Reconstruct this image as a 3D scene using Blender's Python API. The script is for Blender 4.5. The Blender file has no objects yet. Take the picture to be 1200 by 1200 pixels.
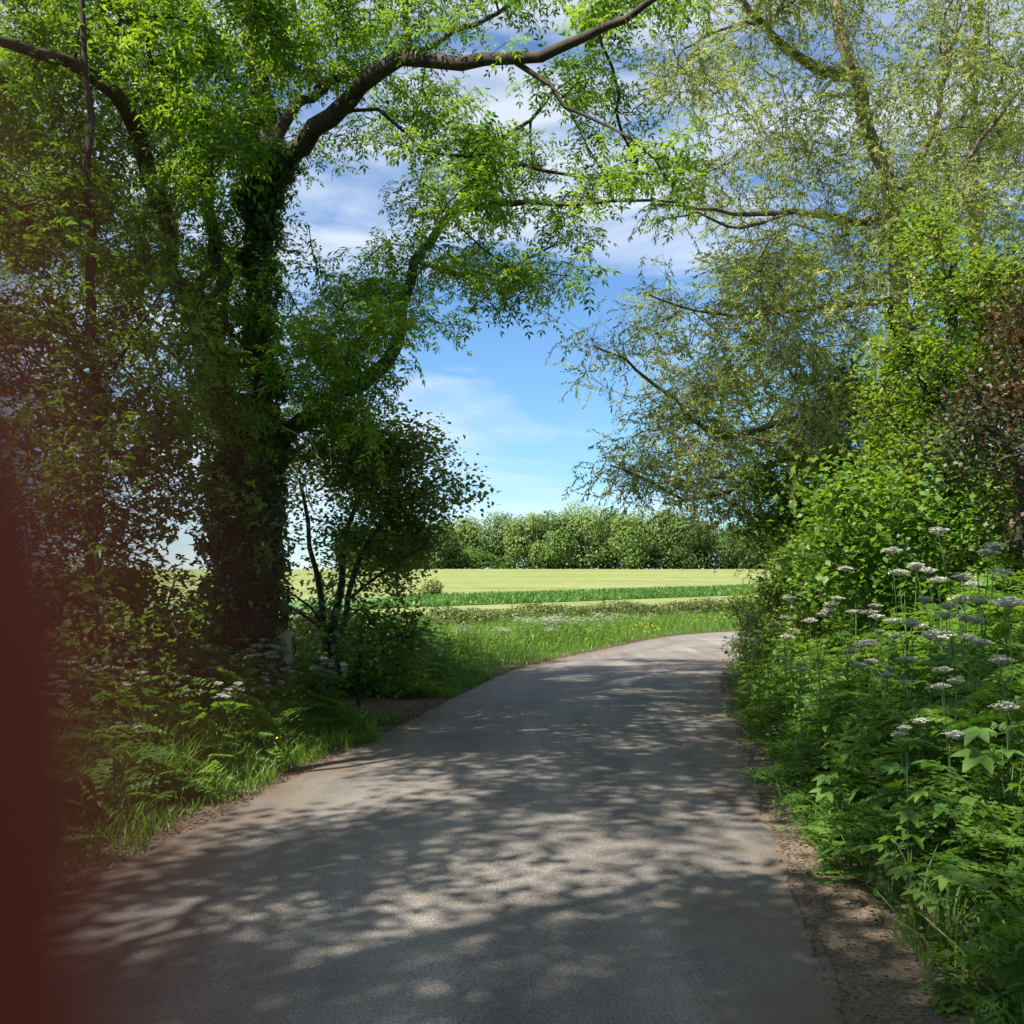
import bpy, bmesh, math, random
import numpy as np
from mathutils import Vector
rng = np.random.default_rng(11)
random.seed(5)
R = math.radians
sc = bpy.context.scene
col = sc.collection

# ------------------------------------------------------------------ camera, world, sun, exposure
F = 1200.0                       # focal length in pixels of a 1200 px square picture
PITCH = math.atan(83 / F)
CAM = np.array((0.0, 0.0, 1.6))
cd = bpy.data.cameras.new('camera'); cam = bpy.data.objects.new('camera', cd); col.objects.link(cam)
cam.location = CAM; cam.rotation_euler = (math.pi / 2 + PITCH, 0, 0)
cd.sensor_width = 36; cd.lens = 36 * F / 1200
cd.clip_start = 0.001; cd.clip_end = 6000
cd.dof.use_dof = True; cd.dof.focus_distance = 11.0; cd.dof.aperture_fstop = 36 / 2.4   # a phone lens: 2.4 mm pupil
sc.camera = cam

SUN_AZ, SUN_EL = -130.0, 54.0      # degrees clockwise from the view direction, degrees above the horizon
az, el = R(SUN_AZ), R(SUN_EL)
to_sun = Vector((math.sin(az) * math.cos(el), math.cos(az) * math.cos(el), math.sin(el)))
sd = bpy.data.lights.new('sun', 'SUN'); sd.energy = 5.0; sd.angle = R(0.53); sd.color = (1.0, 0.94, 0.85)
so = bpy.data.objects.new('sun', sd); col.objects.link(so)
so.rotation_euler = to_sun.to_track_quat('Z', 'Y').to_euler(); so.location = (30, -10, 40)

w = bpy.data.worlds.new('World'); sc.world = w; w.use_nodes = True
nt = w.node_tree; nt.nodes.clear()
def N(nt, t, **kw):
    n = nt.nodes.new(t)
    for k, v in kw.items(): setattr(n, k, v)
    return n
out = N(nt, 'ShaderNodeOutputWorld'); bg = N(nt, 'ShaderNodeBackground'); sky = N(nt, 'ShaderNodeTexSky', sky_type='NISHITA')
sky.sun_disc = False; sky.sun_elevation = el; sky.sun_rotation = az
sky.air_density = 1.0; sky.dust_density = 0.35; sky.ozone_density = 2.4; sky.altitude = 0
bg.inputs['Strength'].default_value = 0.058
tc = N(nt, 'ShaderNodeTexCoord'); mp = N(nt, 'ShaderNodeMapping'); mp.inputs['Scale'].default_value = (1.6, 1.6, 7.0)
mp.inputs['Rotation'].default_value = (R(4), R(-5), 0)
ns = N(nt, 'ShaderNodeTexNoise'); ns.inputs['Scale'].default_value = 2.3; ns.inputs['Detail'].default_value = 7; ns.inputs['Roughness'].default_value = 0.55
ns.inputs['Distortion'].default_value = 0.5
rp = N(nt, 'ShaderNodeValToRGB'); rp.color_ramp.elements[0].position = 0.55; rp.color_ramp.elements[1].position = 0.80
sx = N(nt, 'ShaderNodeSeparateXYZ')
# thicker high cloud on the left and high up, thin streaks low down
xm = N(nt, 'ShaderNodeMapRange'); xm.inputs['From Min'].default_value = 0.10; xm.inputs['From Max'].default_value = -0.32
zm = N(nt, 'ShaderNodeMapRange'); zm.inputs['From Min'].default_value = 0.24; zm.inputs['From Max'].default_value = 0.40
mxm = N(nt, 'ShaderNodeMath', operation='MAXIMUM'); ad = N(nt, 'ShaderNodeMath', operation='MULTIPLY_ADD')
ad.inputs[1].default_value = 0.22
mul = N(nt, 'ShaderNodeMath', operation='MULTIPLY'); mul.inputs[1].default_value = 0.72; mul.use_clamp = True
tint = N(nt, 'ShaderNodeMix', data_type='RGBA', blend_type='MULTIPLY'); tint.inputs['Factor'].default_value = 1.0
tint.inputs['B'].default_value = (0.76, 1.04, 1.24, 1)
mixc = N(nt, 'ShaderNodeMix', data_type='RGBA'); mixc.inputs['B'].default_value = (6.8, 7.2, 7.8, 1)
L = nt.links.new
L(tc.outputs['Generated'], mp.inputs['Vector']); L(mp.outputs['Vector'], ns.inputs['Vector'])
L(tc.outputs['Generated'], sx.inputs['Vector'])
L(sx.outputs['X'], xm.inputs['Value']); L(sx.outputs['Z'], zm.inputs['Value'])
L(xm.outputs['Result'], mxm.inputs[0]); L(zm.outputs['Result'], mxm.inputs[1])
L(mxm.outputs[0], ad.inputs[0]); L(ns.outputs['Fac'], ad.inputs[2]); L(ad.outputs[0], rp.inputs['Fac'])
L(rp.outputs['Color'], mul.inputs[0]); L(mul.outputs[0], mixc.inputs['Factor'])
L(sky.outputs['Color'], tint.inputs['A']); L(tint.outputs['Result'], mixc.inputs['A']); L(mixc.outputs['Result'], bg.inputs['Color'])
L(bg.outputs['Background'], out.inputs['Surface'])

sc.view_settings.view_transform = 'Standard'; sc.view_settings.look = 'None'
sc.view_settings.exposure = 1.37; sc.view_settings.gamma = 1.0
sc.render.engine = 'CYCLES'
cy = sc.cycles
cy.max_bounces = 8; cy.diffuse_bounces = 4; cy.glossy_bounces = 2; cy.transmission_bounces = 6; cy.transparent_max_bounces = 8
cy.use_denoising = True; cy.caustics_reflective = False; cy.caustics_refractive = False

# ------------------------------------------------------------------ helpers: picture rays, tags, meshes
def at(px, py, Y):
    """world point seen at (px, py) of the 1200 px picture, Y metres ahead"""
    px = np.asarray(px, float); py = np.asarray(py, float); Y = np.asarray(Y, float)
    u = (px - 600) / F; v = (600 - py) / F
    t = Y / (math.cos(PITCH) - v * math.sin(PITCH))
    return np.stack([u * t, Y + 0 * t, 1.6 + (math.sin(PITCH) + v * math.cos(PITCH)) * t], -1)

def tag(o, label=None, cat=None, group=None, kind=None):
    if label: o['label'] = label
    if cat: o['category'] = cat
    if group: o['group'] = group
    if kind: o['kind'] = kind
    return o
def thing(name, label, cat, loc=(0, 0, 0), group=None):
    o = bpy.data.objects.new(name, None); col.objects.link(o); o.location = loc; o.empty_display_size = 0.3
    return tag(o, label, cat, group)

class Geo:
    """collects quads; build() links them as one mesh object"""
    def __init__(s): s.v = []; s.f = []; s.t = []; s.n = 0
    def add(s, v, f, t):
        v = np.asarray(v, np.float32).reshape(-1, 3); f = np.asarray(f, np.int64).reshape(-1, 4)
        s.v.append(v); s.f.append(f + s.n); s.t.append(np.broadcast_to(np.asarray(t, np.float32), (len(f),)).copy()); s.n += len(v)
    def build(s, name, mat, parent=None, smooth=False, attrs=None):
        v = np.concatenate(s.v); f = np.concatenate(s.f).astype(np.int32); t = np.concatenate(s.t)
        if parent is not None: v = v - np.array(parent.location, np.float32)
        me = bpy.data.meshes.new(name)
        me.vertices.add(len(v)); me.vertices.foreach_set('co', v.ravel())
        me.loops.add(f.size); me.loops.foreach_set('vertex_index', f.ravel())
        me.polygons.add(len(f)); me.polygons.foreach_set('loop_start', np.arange(0, f.size, 4, dtype=np.int32))
        if smooth: me.polygons.foreach_set('use_smooth', np.ones(len(f), bool))
        me.update(calc_edges=True)
        a = me.attributes.new('tint', 'FLOAT', 'FACE'); a.data.foreach_set('value', t)
        for k, arr in (attrs or {}).items():
            a = me.attributes.new(k, 'FLOAT', 'POINT'); a.data.foreach_set('value', np.asarray(arr, np.float32))
        me.materials.append(mat)
        o = bpy.data.objects.new(name, me); col.objects.link(o)
        if parent is not None: o.parent = parent
        return o

def rotm(yaw, pitch, roll):
    """local +Y is the growing direction: roll about Y, pitch about X, yaw about Z"""
    yaw, pitch, roll = np.broadcast_arrays(yaw, pitch, roll)
    cy_, sy = np.cos(yaw), np.sin(yaw); cp, sp = np.cos(pitch), np.sin(pitch); cr, sr = np.cos(roll), np.sin(roll)
    z = np.zeros_like(cy_); o = np.ones_like(cy_)
    A = np.stack([np.stack([cy_, -sy, z], -1), np.stack([sy, cy_, z], -1), np.stack([z, z, o], -1)], -2)
    B = np.stack([np.stack([o, z, z], -1), np.stack([z, cp, -sp], -1), np.stack([z, sp, cp], -1)], -2)
    C = np.stack([np.stack([cr, z, sr], -1), np.stack([z, o, z], -1), np.stack([-sr, z, cr], -1)], -2)
    return A @ B @ C
def U(a, b, n=None): return rng.uniform(a, b, n)

class Tpl:
    """a small leaf or spray: verts, quads"""
    def __init__(s): s.v = np.zeros((0, 3)); s.f = np.zeros((0, 4), int); s.t = np.zeros(0)
    def put(s, v, f, M=np.eye(3), loc=(0, 0, 0), sc_=1.0, t=0.0):
        v = (np.asarray(v) * sc_) @ np.asarray(M).T + np.asarray(loc)
        f = np.asarray(f).reshape(-1, 4); s.f = np.concatenate([s.f, f + len(s.v)]); s.v = np.concatenate([s.v, v]); s.t = np.concatenate([s.t, np.full(len(f), t)])
        return s
def instance(geo, tpls, pos, M, scale, tint):
    pos = np.asarray(pos, float).reshape(-1, 3); n = len(pos)
    if n == 0: return
    scale = np.broadcast_to(scale, (n,)); tint = np.broadcast_to(tint, (n,))
    pick = rng.integers(0, len(tpls), n)
    for k, T in enumerate(tpls):
        i = np.where(pick == k)[0]
        if len(i) == 0: continue
        V = np.einsum('nij,vj->nvi', M[i], T.v) * scale[i, None, None] + pos[i, None, :]
        f = T.f[None] + (np.arange(len(i)) * len(T.v))[:, None, None]
        geo.add(V.reshape(-1, 3), f.reshape(-1, 4), (tint[i, None] + T.t[None]).ravel())

# leaf blades: base at origin, tip along +Y, face up +Z
def kite(l, wd, fold=0.12, droop=0.1):
    return np.array([(0, 0, 0), (wd / 2, .42 * l, fold * wd), (0, l, -droop * l), (-wd / 2, .42 * l, fold * wd)]), [(0, 1, 2, 3)]
def blade(l, wd, fold=0.2, droop=0.18):
    v = [(0, 0, 0), (wd * .38, l * .18, fold * wd * .6), (wd * .5, l * .45, fold * wd), (wd * .27, l * .78, fold * wd * .5 - droop * l * .5), (0, l, -droop * l),
         (-wd * .27, l * .78, fold * wd * .5 - droop * l * .5), (-wd * .5, l * .45, fold * wd), (-wd * .38, l * .18, fold * wd * .6), (0, l * .45, 0)]
    return np.array(v), [(0, 1, 2, 8), (8, 2, 3, 4), (8, 4, 5, 6), (0, 8, 6, 7)]
def lobed(l, lobes=5):
    """palmate leaf of toothed lobes that meet at the stalk"""
    V = [(0, 0, 0)]; Fq = []
    for a, sc_ in zip(np.linspace(-1.75, 1.75, lobes), [.6, .88, 1, .88, .6] if lobes == 5 else [.72, 1, .72]):
        v, f = blade(l * sc_, l * sc_ * (.46 if lobes == 5 else .55), .12, .15); v = v @ rotm(-a, 0, 0).T; b = len(V) - 1
        V += [tuple(q) for q in v[1:]]; Fq += [tuple(0 if i_ == 0 else i_ + b for i_ in q) for q in f]
    return np.array(V), Fq
def sep(v, f): return Tpl().put(v, f)

def ash_leaf(n=5, L0=.25):
    T = Tpl(); el0 = U(.1, .5)
    ys = np.linspace(.28, .95, n - 1)
    def rach(s): return np.array((0, L0 * s * math.cos(el0 * (1 - s)), L0 * (math.sin(el0) * s - .55 * s * s)))
    for s in ys:
        for sd_ in (-1, 1):
            v, f = kite(U(.068, .09), U(.026, .035)); T.put(v, f, rotm(-sd_ * U(.85, 1.15), U(-.5, -.1), U(-.3, .3)), rach(s), t=U(-.08, .08))
    v, f = kite(.085, .03); T.put(v, f, rotm(0, -.6, 0), rach(1))
    c = [rach(0), rach(.5), rach(1)]
    for a, b in zip(c[:-1], c[1:]): T.put([a + (.002, 0, 0), b + (.002, 0, 0), b - (.002, 0, 0), a - (.002, 0, 0)], [(0, 1, 2, 3)], t=.1)
    return T
def ash_spray():
    T = Tpl()
    for k in range(5):
        lf = ash_leaf(int(rng.integers(4, 6)), U(.2, .29)); M = rotm(k * 2 * math.pi / 5 + U(-.5, .5), U(-.5, .5), U(-.4, .4))
        T.put(lf.v, lf.f, M, (U(-.05, .05), U(-.05, .05), U(-.06, .06)), t=0)
    return T
def cluster(n, leaf, size, spread, pit=(-.7, .6)):
    T = Tpl()
    for k in range(n):
        v, f = leaf(); a = U(0, 6.28)
        p = rng.normal(0, 1, 3) * spread
        T.put(v, f, rotm(a, U(*pit), U(-.6, .6)), p, U(*size), t=U(-.15, .15))
    return T
def willow_twig(L0=.5, n=26, wd=.021):
    T = Tpl(); bend = U(.2, .9)
    def c(s): return np.array((.06 * math.sin(3 * s), L0 * s, -bend * L0 * s * s * .7))
    for k in range(n):
        s = .12 + .88 * k / n
        v, f = kite(U(.048, .08), U(.8, 1.2) * wd, .05, .2); T.put(v, f, rotm(U(-1.4, 1.4), U(-1.0, .4), U(-1, 1)), c(s), t=U(-.25, .25))
    return T
ASH = [ash_spray() for _ in range(6)]
WIL = [willow_twig() for _ in range(6)]
HAW = [cluster(16, lambda: kite(.05, .036), (.8, 1.2), .09) for _ in range(5)]
MAP_ = [cluster(8, lambda: lobed(.085, 3), (.8, 1.25), .10, (-.5, .3)) for _ in range(5)]
HAZ = [cluster(9, lambda: kite(.085, .062, .15, .15), (.75, 1.25), .10, (-.6, .3)) for _ in range(5)]
def frond(L0=.32, depth=3):
    """ferny, thrice divided leaf of cow parsley"""
    T = Tpl(); n = 6
    for k in range(n):
        s = .22 + .78 * k / n; ln = L0 * .5 * (1 - .8 * k / n)
        for sd_ in (-1, 1):
            for j in range(4):
                q = .25 + .75 * j / 4; v, f = kite(ln * .42 * (1.1 - q * .6), ln * .17)
                for e in (-1, 1):
                    T.put(v, f, rotm(-sd_ * 1.05 + e * .7, U(-.3, .1), U(-.3, .3)), (sd_ * ln * q * .85, L0 * s + ln * q * .45, -.35 * L0 * s * s - .1 * ln * q), t=U(-.1, .1))
    v, f = kite(L0 * .15, L0 * .07); T.put(v, f, rotm(0, -.5, 0), (0, L0, -.35 * L0))
    return T
FRO = [frond(U(.28, .4)) for _ in range(4)]
def nettle(h=.8):
    T = Tpl(); n = 7; lean = U(-.15, .15, 2)
    for k in range(n):
        s = (k + 1.5) / (n + .5); a = k * 1.57 + U(-.3, .3)
        for e in (0, math.pi):
            l = U(.09, .13) * (1.15 - .55 * s); v, f = blade(l, l * .58)
            T.put(v, f, rotm(a + e, U(-.6, .15), U(-.25, .25)), (lean[0] * s, lean[1] * s, h * s), t=U(-.12, .12))
    for q in (0, 1.57):
        d = np.array((math.cos(q), math.sin(q), 0)) * .004; top = np.array((lean[0], lean[1], h)); T.put([-d, d, top + d * .4, top - d * .4], [(0, 1, 2, 3)], t=-.1)
    return T
NET = [nettle(U(.6, .95)) for _ in range(6)]

# ------------------------------------------------------------------ materials
def mat(name):
    m = bpy.data.materials.new(name); m.use_nodes = True; n = m.node_tree; n.nodes.clear()
    o = N(n, 'ShaderNodeOutputMaterial'); return m, n, o
def leafmat(name, c0, c1, tr=.4, rough=.5, trc=None, spec=.35):
    m, n, o = mat(name)
    a = N(n, 'ShaderNodeAttribute', attribute_name='tint'); mx = N(n, 'ShaderNodeMix', data_type='RGBA')
    mx.inputs['A'].default_value = (*c0, 1); mx.inputs['B'].default_value = (*c1, 1)
    n.links.new(a.outputs['Fac'], mx.inputs['Factor'])
    p = N(n, 'ShaderNodeBsdfPrincipled'); p.inputs['Roughness'].default_value = rough; p.inputs['Specular IOR Level'].default_value = spec
    n.links.new(mx.outputs['Result'], p.inputs['Base Color'])
    t = N(n, 'ShaderNodeBsdfTranslucent'); gm = N(n, 'ShaderNodeMix', data_type='RGBA', blend_type='MULTIPLY'); gm.inputs['Factor'].default_value = 1
    gm.inputs['B'].default_value = (*(trc or (2.3, 2.2, .8)), 1); n.links.new(mx.outputs['Result'], gm.inputs['A']); n.links.new(gm.outputs['Result'], t.inputs['Color'])
    ms = N(n, 'ShaderNodeMixShader'); ms.inputs['Fac'].default_value = tr
    n.links.new(p.outputs[0], ms.inputs[1]); n.links.new(t.outputs[0], ms.inputs[2]); n.links.new(ms.outputs[0], o.inputs['Surface'])
    return m
def noisemat(name, c0, c1, scale=6, rough=.85, bump=.4, stretch=(1, 1, 1), detail=6, dist=.02, spec=.3):
    m, n, o = mat(name)
    tcn = N(n, 'ShaderNodeTexCoord'); mpn = N(n, 'ShaderNodeMapping'); mpn.inputs['Scale'].default_value = stretch
    nz = N(n, 'ShaderNodeTexNoise'); nz.inputs['Scale'].default_value = scale; nz.inputs['Detail'].default_value = detail; nz.inputs['Roughness'].default_value = .65
    mx = N(n, 'ShaderNodeMix', data_type='RGBA'); mx.inputs['A'].default_value = (*c0, 1); mx.inputs['B'].default_value = (*c1, 1)
    cr = N(n, 'ShaderNodeMapRange'); cr.inputs['From Min'].default_value = .32; cr.inputs['From Max'].default_value = .68
    p = N(n, 'ShaderNodeBsdfPrincipled'); p.inputs['Roughness'].default_value = rough; p.inputs['Specular IOR Level'].default_value = spec
    b = N(n, 'ShaderNodeBump'); b.inputs['Strength'].default_value = bump; b.inputs['Distance'].default_value = dist
    k = n.links.new
    k(tcn.outputs['Object'], mpn.inputs['Vector']); k(mpn.outputs['Vector'], nz.inputs['Vector']); k(nz.outputs['Fac'], cr.inputs['Value'])
    k(cr.outputs['Result'], mx.inputs['Factor']); k(mx.outputs['Result'], p.inputs['Base Color']); k(nz.outputs['Fac'], b.inputs['Height']); k(b.outputs['Normal'], p.inputs['Normal'])
    k(p.outputs[0], o.inputs['Surface'])
    return m
M_ash = leafmat('ash_leaf', (.042, .105, .012), (.14, .225, .024), .48)
M_ivy = leafmat('ivy_leaf', (.025, .06, .014), (.10, .16, .034), .2, .33, spec=.45)
M_maple = leafmat('maple_leaf', (.045, .10, .014), (.115, .185, .026), .44)
M_haw = leafmat('hawthorn_leaf', (.065, .12, .025), (.17, .19, .06), .44, .45)
M_wil = leafmat('willow_leaf', (.14, .18, .055), (.29, .315, .10), .42, .5, trc=(1.7, 1.8, .7))
M_lab = leafmat('laburnum_leaf', (.055, .115, .015), (.15, .22, .022), .42)
M_labf = leafmat('laburnum_flower', (.45, .38, .03), (.6, .5, .06), .3, trc=(1.2, 1.1, .7))
M_red = leafmat('red_leaf', (.026, .052, .015), (.10, .06, .032), .25, .5, trc=(1.6, 1.1, .8))
M_hedge = leafmat('hedge_leaf', (.05, .105, .014), (.14, .20, .026), .38)
M_bank = leafmat('bank_leaf', (.05, .125, .017), (.135, .22, .032), .4)
M_frond = leafmat('frond_leaf', (.05, .125, .024), (.125, .215, .038), .4)
M_grass = leafmat('grass_blade', (.05, .13, .015), (.15, .245, .036), .4, .45, trc=(1.8, 1.8, .8))
M_crop = leafmat('crop_blade', (.045, .12, .016), (.10, .19, .035), .3, .5, trc=(1.8, 1.8, .8))
M_far = leafmat('wood_leaf', (.055, .115, .024), (.175, .25, .07), .35, .7, trc=(1.5, 1.5, .9), spec=.12)
M_fhedge = leafmat('field_hedge_leaf', (.05, .075, .02), (.14, .165, .045), .3, .5, trc=(1.5, 1.5, .8))
M_white = leafmat('parsley_flower', (.44, .45, .37), (.64, .64, .55), .3, .6, trc=(1, 1, .9))
M_stem = leafmat('green_stem', (.05, .10, .025), (.10, .15, .04), .1, .5)
M_yel = leafmat('buttercup_petal', (.7, .56, .015), (.85, .70, .03), .25, .4, trc=(1, 1, .6))
M_dead = leafmat('dead_leaf', (.045, .028, .017), (.15, .095, .055), .1, .7, trc=(1, 1, 1))
M_bark = noisemat('ash_bark', (.022, .018, .013), (.08, .066, .048), 9, .9, .7, (1, 1, .25), 8, .03)
M_wbark = noisemat('willow_bark', (.06, .048, .035), (.21, .175, .125), 9, .9, .6, (1, 1, .3), 8, .03)
M_tbark = noisemat('dark_bark', (.022, .018, .013), (.07, .058, .042), 12, .9, .6, (1, 1, .3))
M_dry = noisemat('dry_twig', (.30, .24, .15), (.50, .42, .29), 20, .8, .3)
M_post = noisemat('weathered_wood', (.12, .10, .06), (.46, .40, .25), 9, .9, .6, (1, 1, .3), 8, .01)

# ------------------------------------------------------------------ ground plan
LE = np.array([(-4.6, -8), (-3.94, -4), (-3.25, 0), (-2.39, 5), (-1.27, 11.5), (-.16, 18), (.75, 21), (2.03, 24.3), (3.0, 26.8), (3.95, 29.2), (5.1, 31.4), (6.6, 33.2), (8.8, 34.9), (14, 37.2), (25, 39.8), (45, 42), (80, 44)])
HW = 1.86
def resample(P, step):
    P = np.asarray(P, float); out_ = []
    for i in range(len(P) - 1):
        p0, p1, p2, p3 = P[max(i - 1, 0)], P[i], P[i + 1], P[min(i + 2, len(P) - 1)]
        n = max(2, int(np.linalg.norm(p2 - p1) / step))
        for k in range(n):
            t = k / n; out_.append(.5 * ((2 * p1) + (-p0 + p2) * t + (2 * p0 - 5 * p1 + 4 * p2 - p3) * t * t + (-p0 + 3 * p1 - 3 * p2 + p3) * t ** 3))
    out_.append(P[-1]); return np.array(out_)
le = resample(LE, .4)
tg = np.gradient(le, axis=0); tg /= np.linalg.norm(tg, axis=1)[:, None]
nr = np.stack([tg[:, 1], -tg[:, 0]], 1)
CL = le + nr * HW                                       # centre line of the lane
seg = CL[1:] - CL[:-1]; sl = np.linalg.norm(seg, axis=1); cum = np.concatenate([[0], np.cumsum(sl)])
def lane(x, y):
    """signed distance from the centre line (right positive) and distance along it"""
    x = np.atleast_1d(np.asarray(x, float)); y = np.atleast_1d(np.asarray(y, float)); S = np.empty(len(x)); A = np.empty(len(x))
    for i in range(0, len(x), 20000):
        p = np.stack([x[i:i + 20000], y[i:i + 20000]], 1)
        d = p[:, None] - CL[None, :-1]; t = np.clip((d * seg).sum(-1) / sl ** 2, 0, 1); q = d - t[..., None] * seg
        dist = np.linalg.norm(q, axis=-1); k = dist.argmin(1); j = np.arange(len(p))
        cr_ = seg[k, 0] * d[j, k, 1] - seg[k, 1] * d[j, k, 0]
        S[i:i + 20000] = dist[j, k] * np.where(cr_ > 0, -1, 1); A[i:i + 20000] = cum[k] + t[j, k] * sl[k]
    return S, A
def sst(a, b, x): t = np.clip((x - a) / (b - a), 0, 1); return t * t * (3 - 2 * t)
def wob(x, y, s=1.0, ph=0.0):
    return (np.sin(x * 1.7 * s + 1.3 * np.sin(y * 1.1 * s + ph)) + np.sin(y * 2.3 * s + 1.9 * np.sin(x * .9 * s + 2 * ph)) + np.sin((x + y) * 3.1 * s + ph)) / 3
HB = np.array([(-300, 24), (-60, 19), (-14, 17.5), (-8, 18.5), (-4.5, 24), (-1.5, 30.5), (1.4, 35.5), (4.2, 39.5), (7.6, 43), (16, 48), (40, 53), (100, 57), (400, 66)])
def hb(x): return np.interp(x, HB[:, 0], HB[:, 1])
def gz(x, y, sa=None):
    sh = np.shape(x); x = np.ravel(np.asarray(x, float)); y = np.ravel(np.asarray(y, float))
    s, a = lane(x, y)
    dr = s - HW - .45; dl = -s - HW - .15
    z = np.where(s > 0, .95 * sst(.0, 2.8, dr) + .05 * np.clip(dr - 2.8, 0, 30) * (y < 60), .34 * sst(0, 2.2, dl) * (1 - .6 * sst(18, 28, y)))
    z = z + np.where((dr > .1) | (dl > .1), .04 * wob(x, y, 1.2) * sst(.1, .8, np.maximum(dr, dl)), 0)
    gap = sst(11.2, 12.0, y) * (1 - sst(14.2, 15.2, y)) * (1 - sst(1.6, 2.6, dl)) * (s < 0)
    z = z * (1 - gap)
    f = np.clip((y - 42) / 158, 0, 1); fld = 4.25 * f ** 1.05 - .012 * np.clip(y - 215, 0, 400)
    z = np.where(y > 40, z * (1 - sst(40, 60, y)) + fld, z)
    return z.reshape(sh)
def onground(px, py):
    """where the ray through a pixel meets the terrain"""
    lo, hi = 2.0, 2.0
    P = lambda Y: at(px, py, Y)
    while hi < 400:
        p = P(hi)
        if p[2] < gz(p[0], p[1]): break
        lo = hi; hi *= 1.04
    for _ in range(24):
        m_ = (lo + hi) / 2; p = P(m_)
        if p[2] < gz(p[0], p[1]): hi = m_
        else: lo = m_
    return P(lo)

def sheet(name, X, Y, zf, m, kind='structure', attrs=None, smooth=True):
    g = Geo(); h, wd = X.shape; Z = zf(X, Y)
    idx = np.arange(h * wd).reshape(h, wd)
    f = np.stack([idx[:-1, :-1], idx[:-1, 1:], idx[1:, 1:], idx[1:, :-1]], -1).reshape(-1, 4)
    g.add(np.stack([X, Y, Z], -1), f, .5)
    o = g.build(name, m, None, smooth, {k: fn(X.ravel(), Y.ravel()) for k, fn in (attrs or {}).items()})
    o['kind'] = kind; return o
def axis(lo, hi, step, far): 
    a = list(np.arange(lo, hi, step)); s = step; x = hi
    while x < far: a.append(x); s *= 1.25; x += s
    a.append(far); s = step; x = lo; b = []
    while x > -far: s *= 1.25; x -= s; b.append(max(x, -far))
    return np.array(sorted(set(b + a)))
gx = axis(-12, 16, .28, 2500); gy = axis(-4, 48, .28, 2500)
X, Y = np.meshgrid(gx, gy)

def dirtmask(x, y):
    s, a = lane(x, y)
    e = wob(x, y, 2.2, 1.0) * .12 + wob(x, y, .7, 2.0) * .14
    r_ = 1 - sst(.35, .75, s - HW - .25 * np.clip(1.4 - y / 14, 0, 1) + e)
    l_ = 1 - sst(.1, .5, -s - HW + e)
    gap = sst(11.4, 12.0, y + e) * (1 - sst(14.0, 14.7, y + e)) * (1 - sst(1.4, 2.1, -s - HW)) * (s < 0)
    return np.maximum(np.where(s > 0, r_, l_), gap)
# ground: grass and soil, bare trodden earth along the lane
m, n, o = mat('soil_and_grass')
k = n.links.new
tcn = N(n, 'ShaderNodeTexCoord'); nz = N(n, 'ShaderNodeTexNoise'); nz.inputs['Scale'].default_value = 1.3; nz.inputs['Detail'].default_value = 8
nf = N(n, 'ShaderNodeTexNoise'); nf.inputs['Scale'].default_value = 38; nf.inputs['Detail'].default_value = 6; nf.inputs['Roughness'].default_value = .7
at_ = N(n, 'ShaderNodeAttribute', attribute_name='dirt')
g1 = N(n, 'ShaderNodeMix', data_type='RGBA'); g1.inputs['A'].default_value = (.03, .055, .014, 1); g1.inputs['B'].default_value = (.075, .105, .028, 1)
d1 = N(n, 'ShaderNodeValToRGB'); e_ = d1.color_ramp.elements; e_[0].position = .3; e_[0].color = (.055, .040, .028, 1); e_[1].position = .72; e_[1].color = (.25, .20, .145, 1)
x1 = d1.color_ramp.elements.new(.52); x1.color = (.14, .108, .078, 1)
sm = N(n, 'ShaderNodeMath', operation='MULTIPLY_ADD'); sm.inputs[1].default_value = .55
th = N(n, 'ShaderNodeMapRange'); th.inputs['From Min'].default_value = .62; th.inputs['From Max'].default_value = .88
gm = N(n, 'ShaderNodeMix', data_type='RGBA'); p = N(n, 'ShaderNodeBsdfPrincipled'); p.inputs['Roughness'].default_value = .95; p.inputs['Specular IOR Level'].default_value = .1
b = N(n, 'ShaderNodeBump'); b.inputs['Strength'].default_value = .8; b.inputs['Distance'].default_value = .02
for q in (nz, nf): k(tcn.outputs['Object'], q.inputs['Vector'])
k(nz.outputs['Fac'], g1.inputs['Factor']); k(nf.outputs['Fac'], d1.inputs['Fac'])
k(nf.outputs['Fac'], sm.inputs[0]); k(at_.outputs['Fac'], sm.inputs[2]); k(sm.outputs[0], th.inputs['Value'])
k(th.outputs['Result'], gm.inputs['Factor']); k(g1.outputs['Result'], gm.inputs['A']); k(d1.outputs['Color'], gm.inputs['B'])
k(gm.outputs['Result'], p.inputs['Base Color']); k(nf.outputs['Fac'], b.inputs['Height']); k(b.outputs['Normal'], p.inputs['Normal']); k(p.outputs[0], o.inputs['Surface'])
sheet('ground', X, Y, gz, m, attrs={'dirt': dirtmask})

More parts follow.
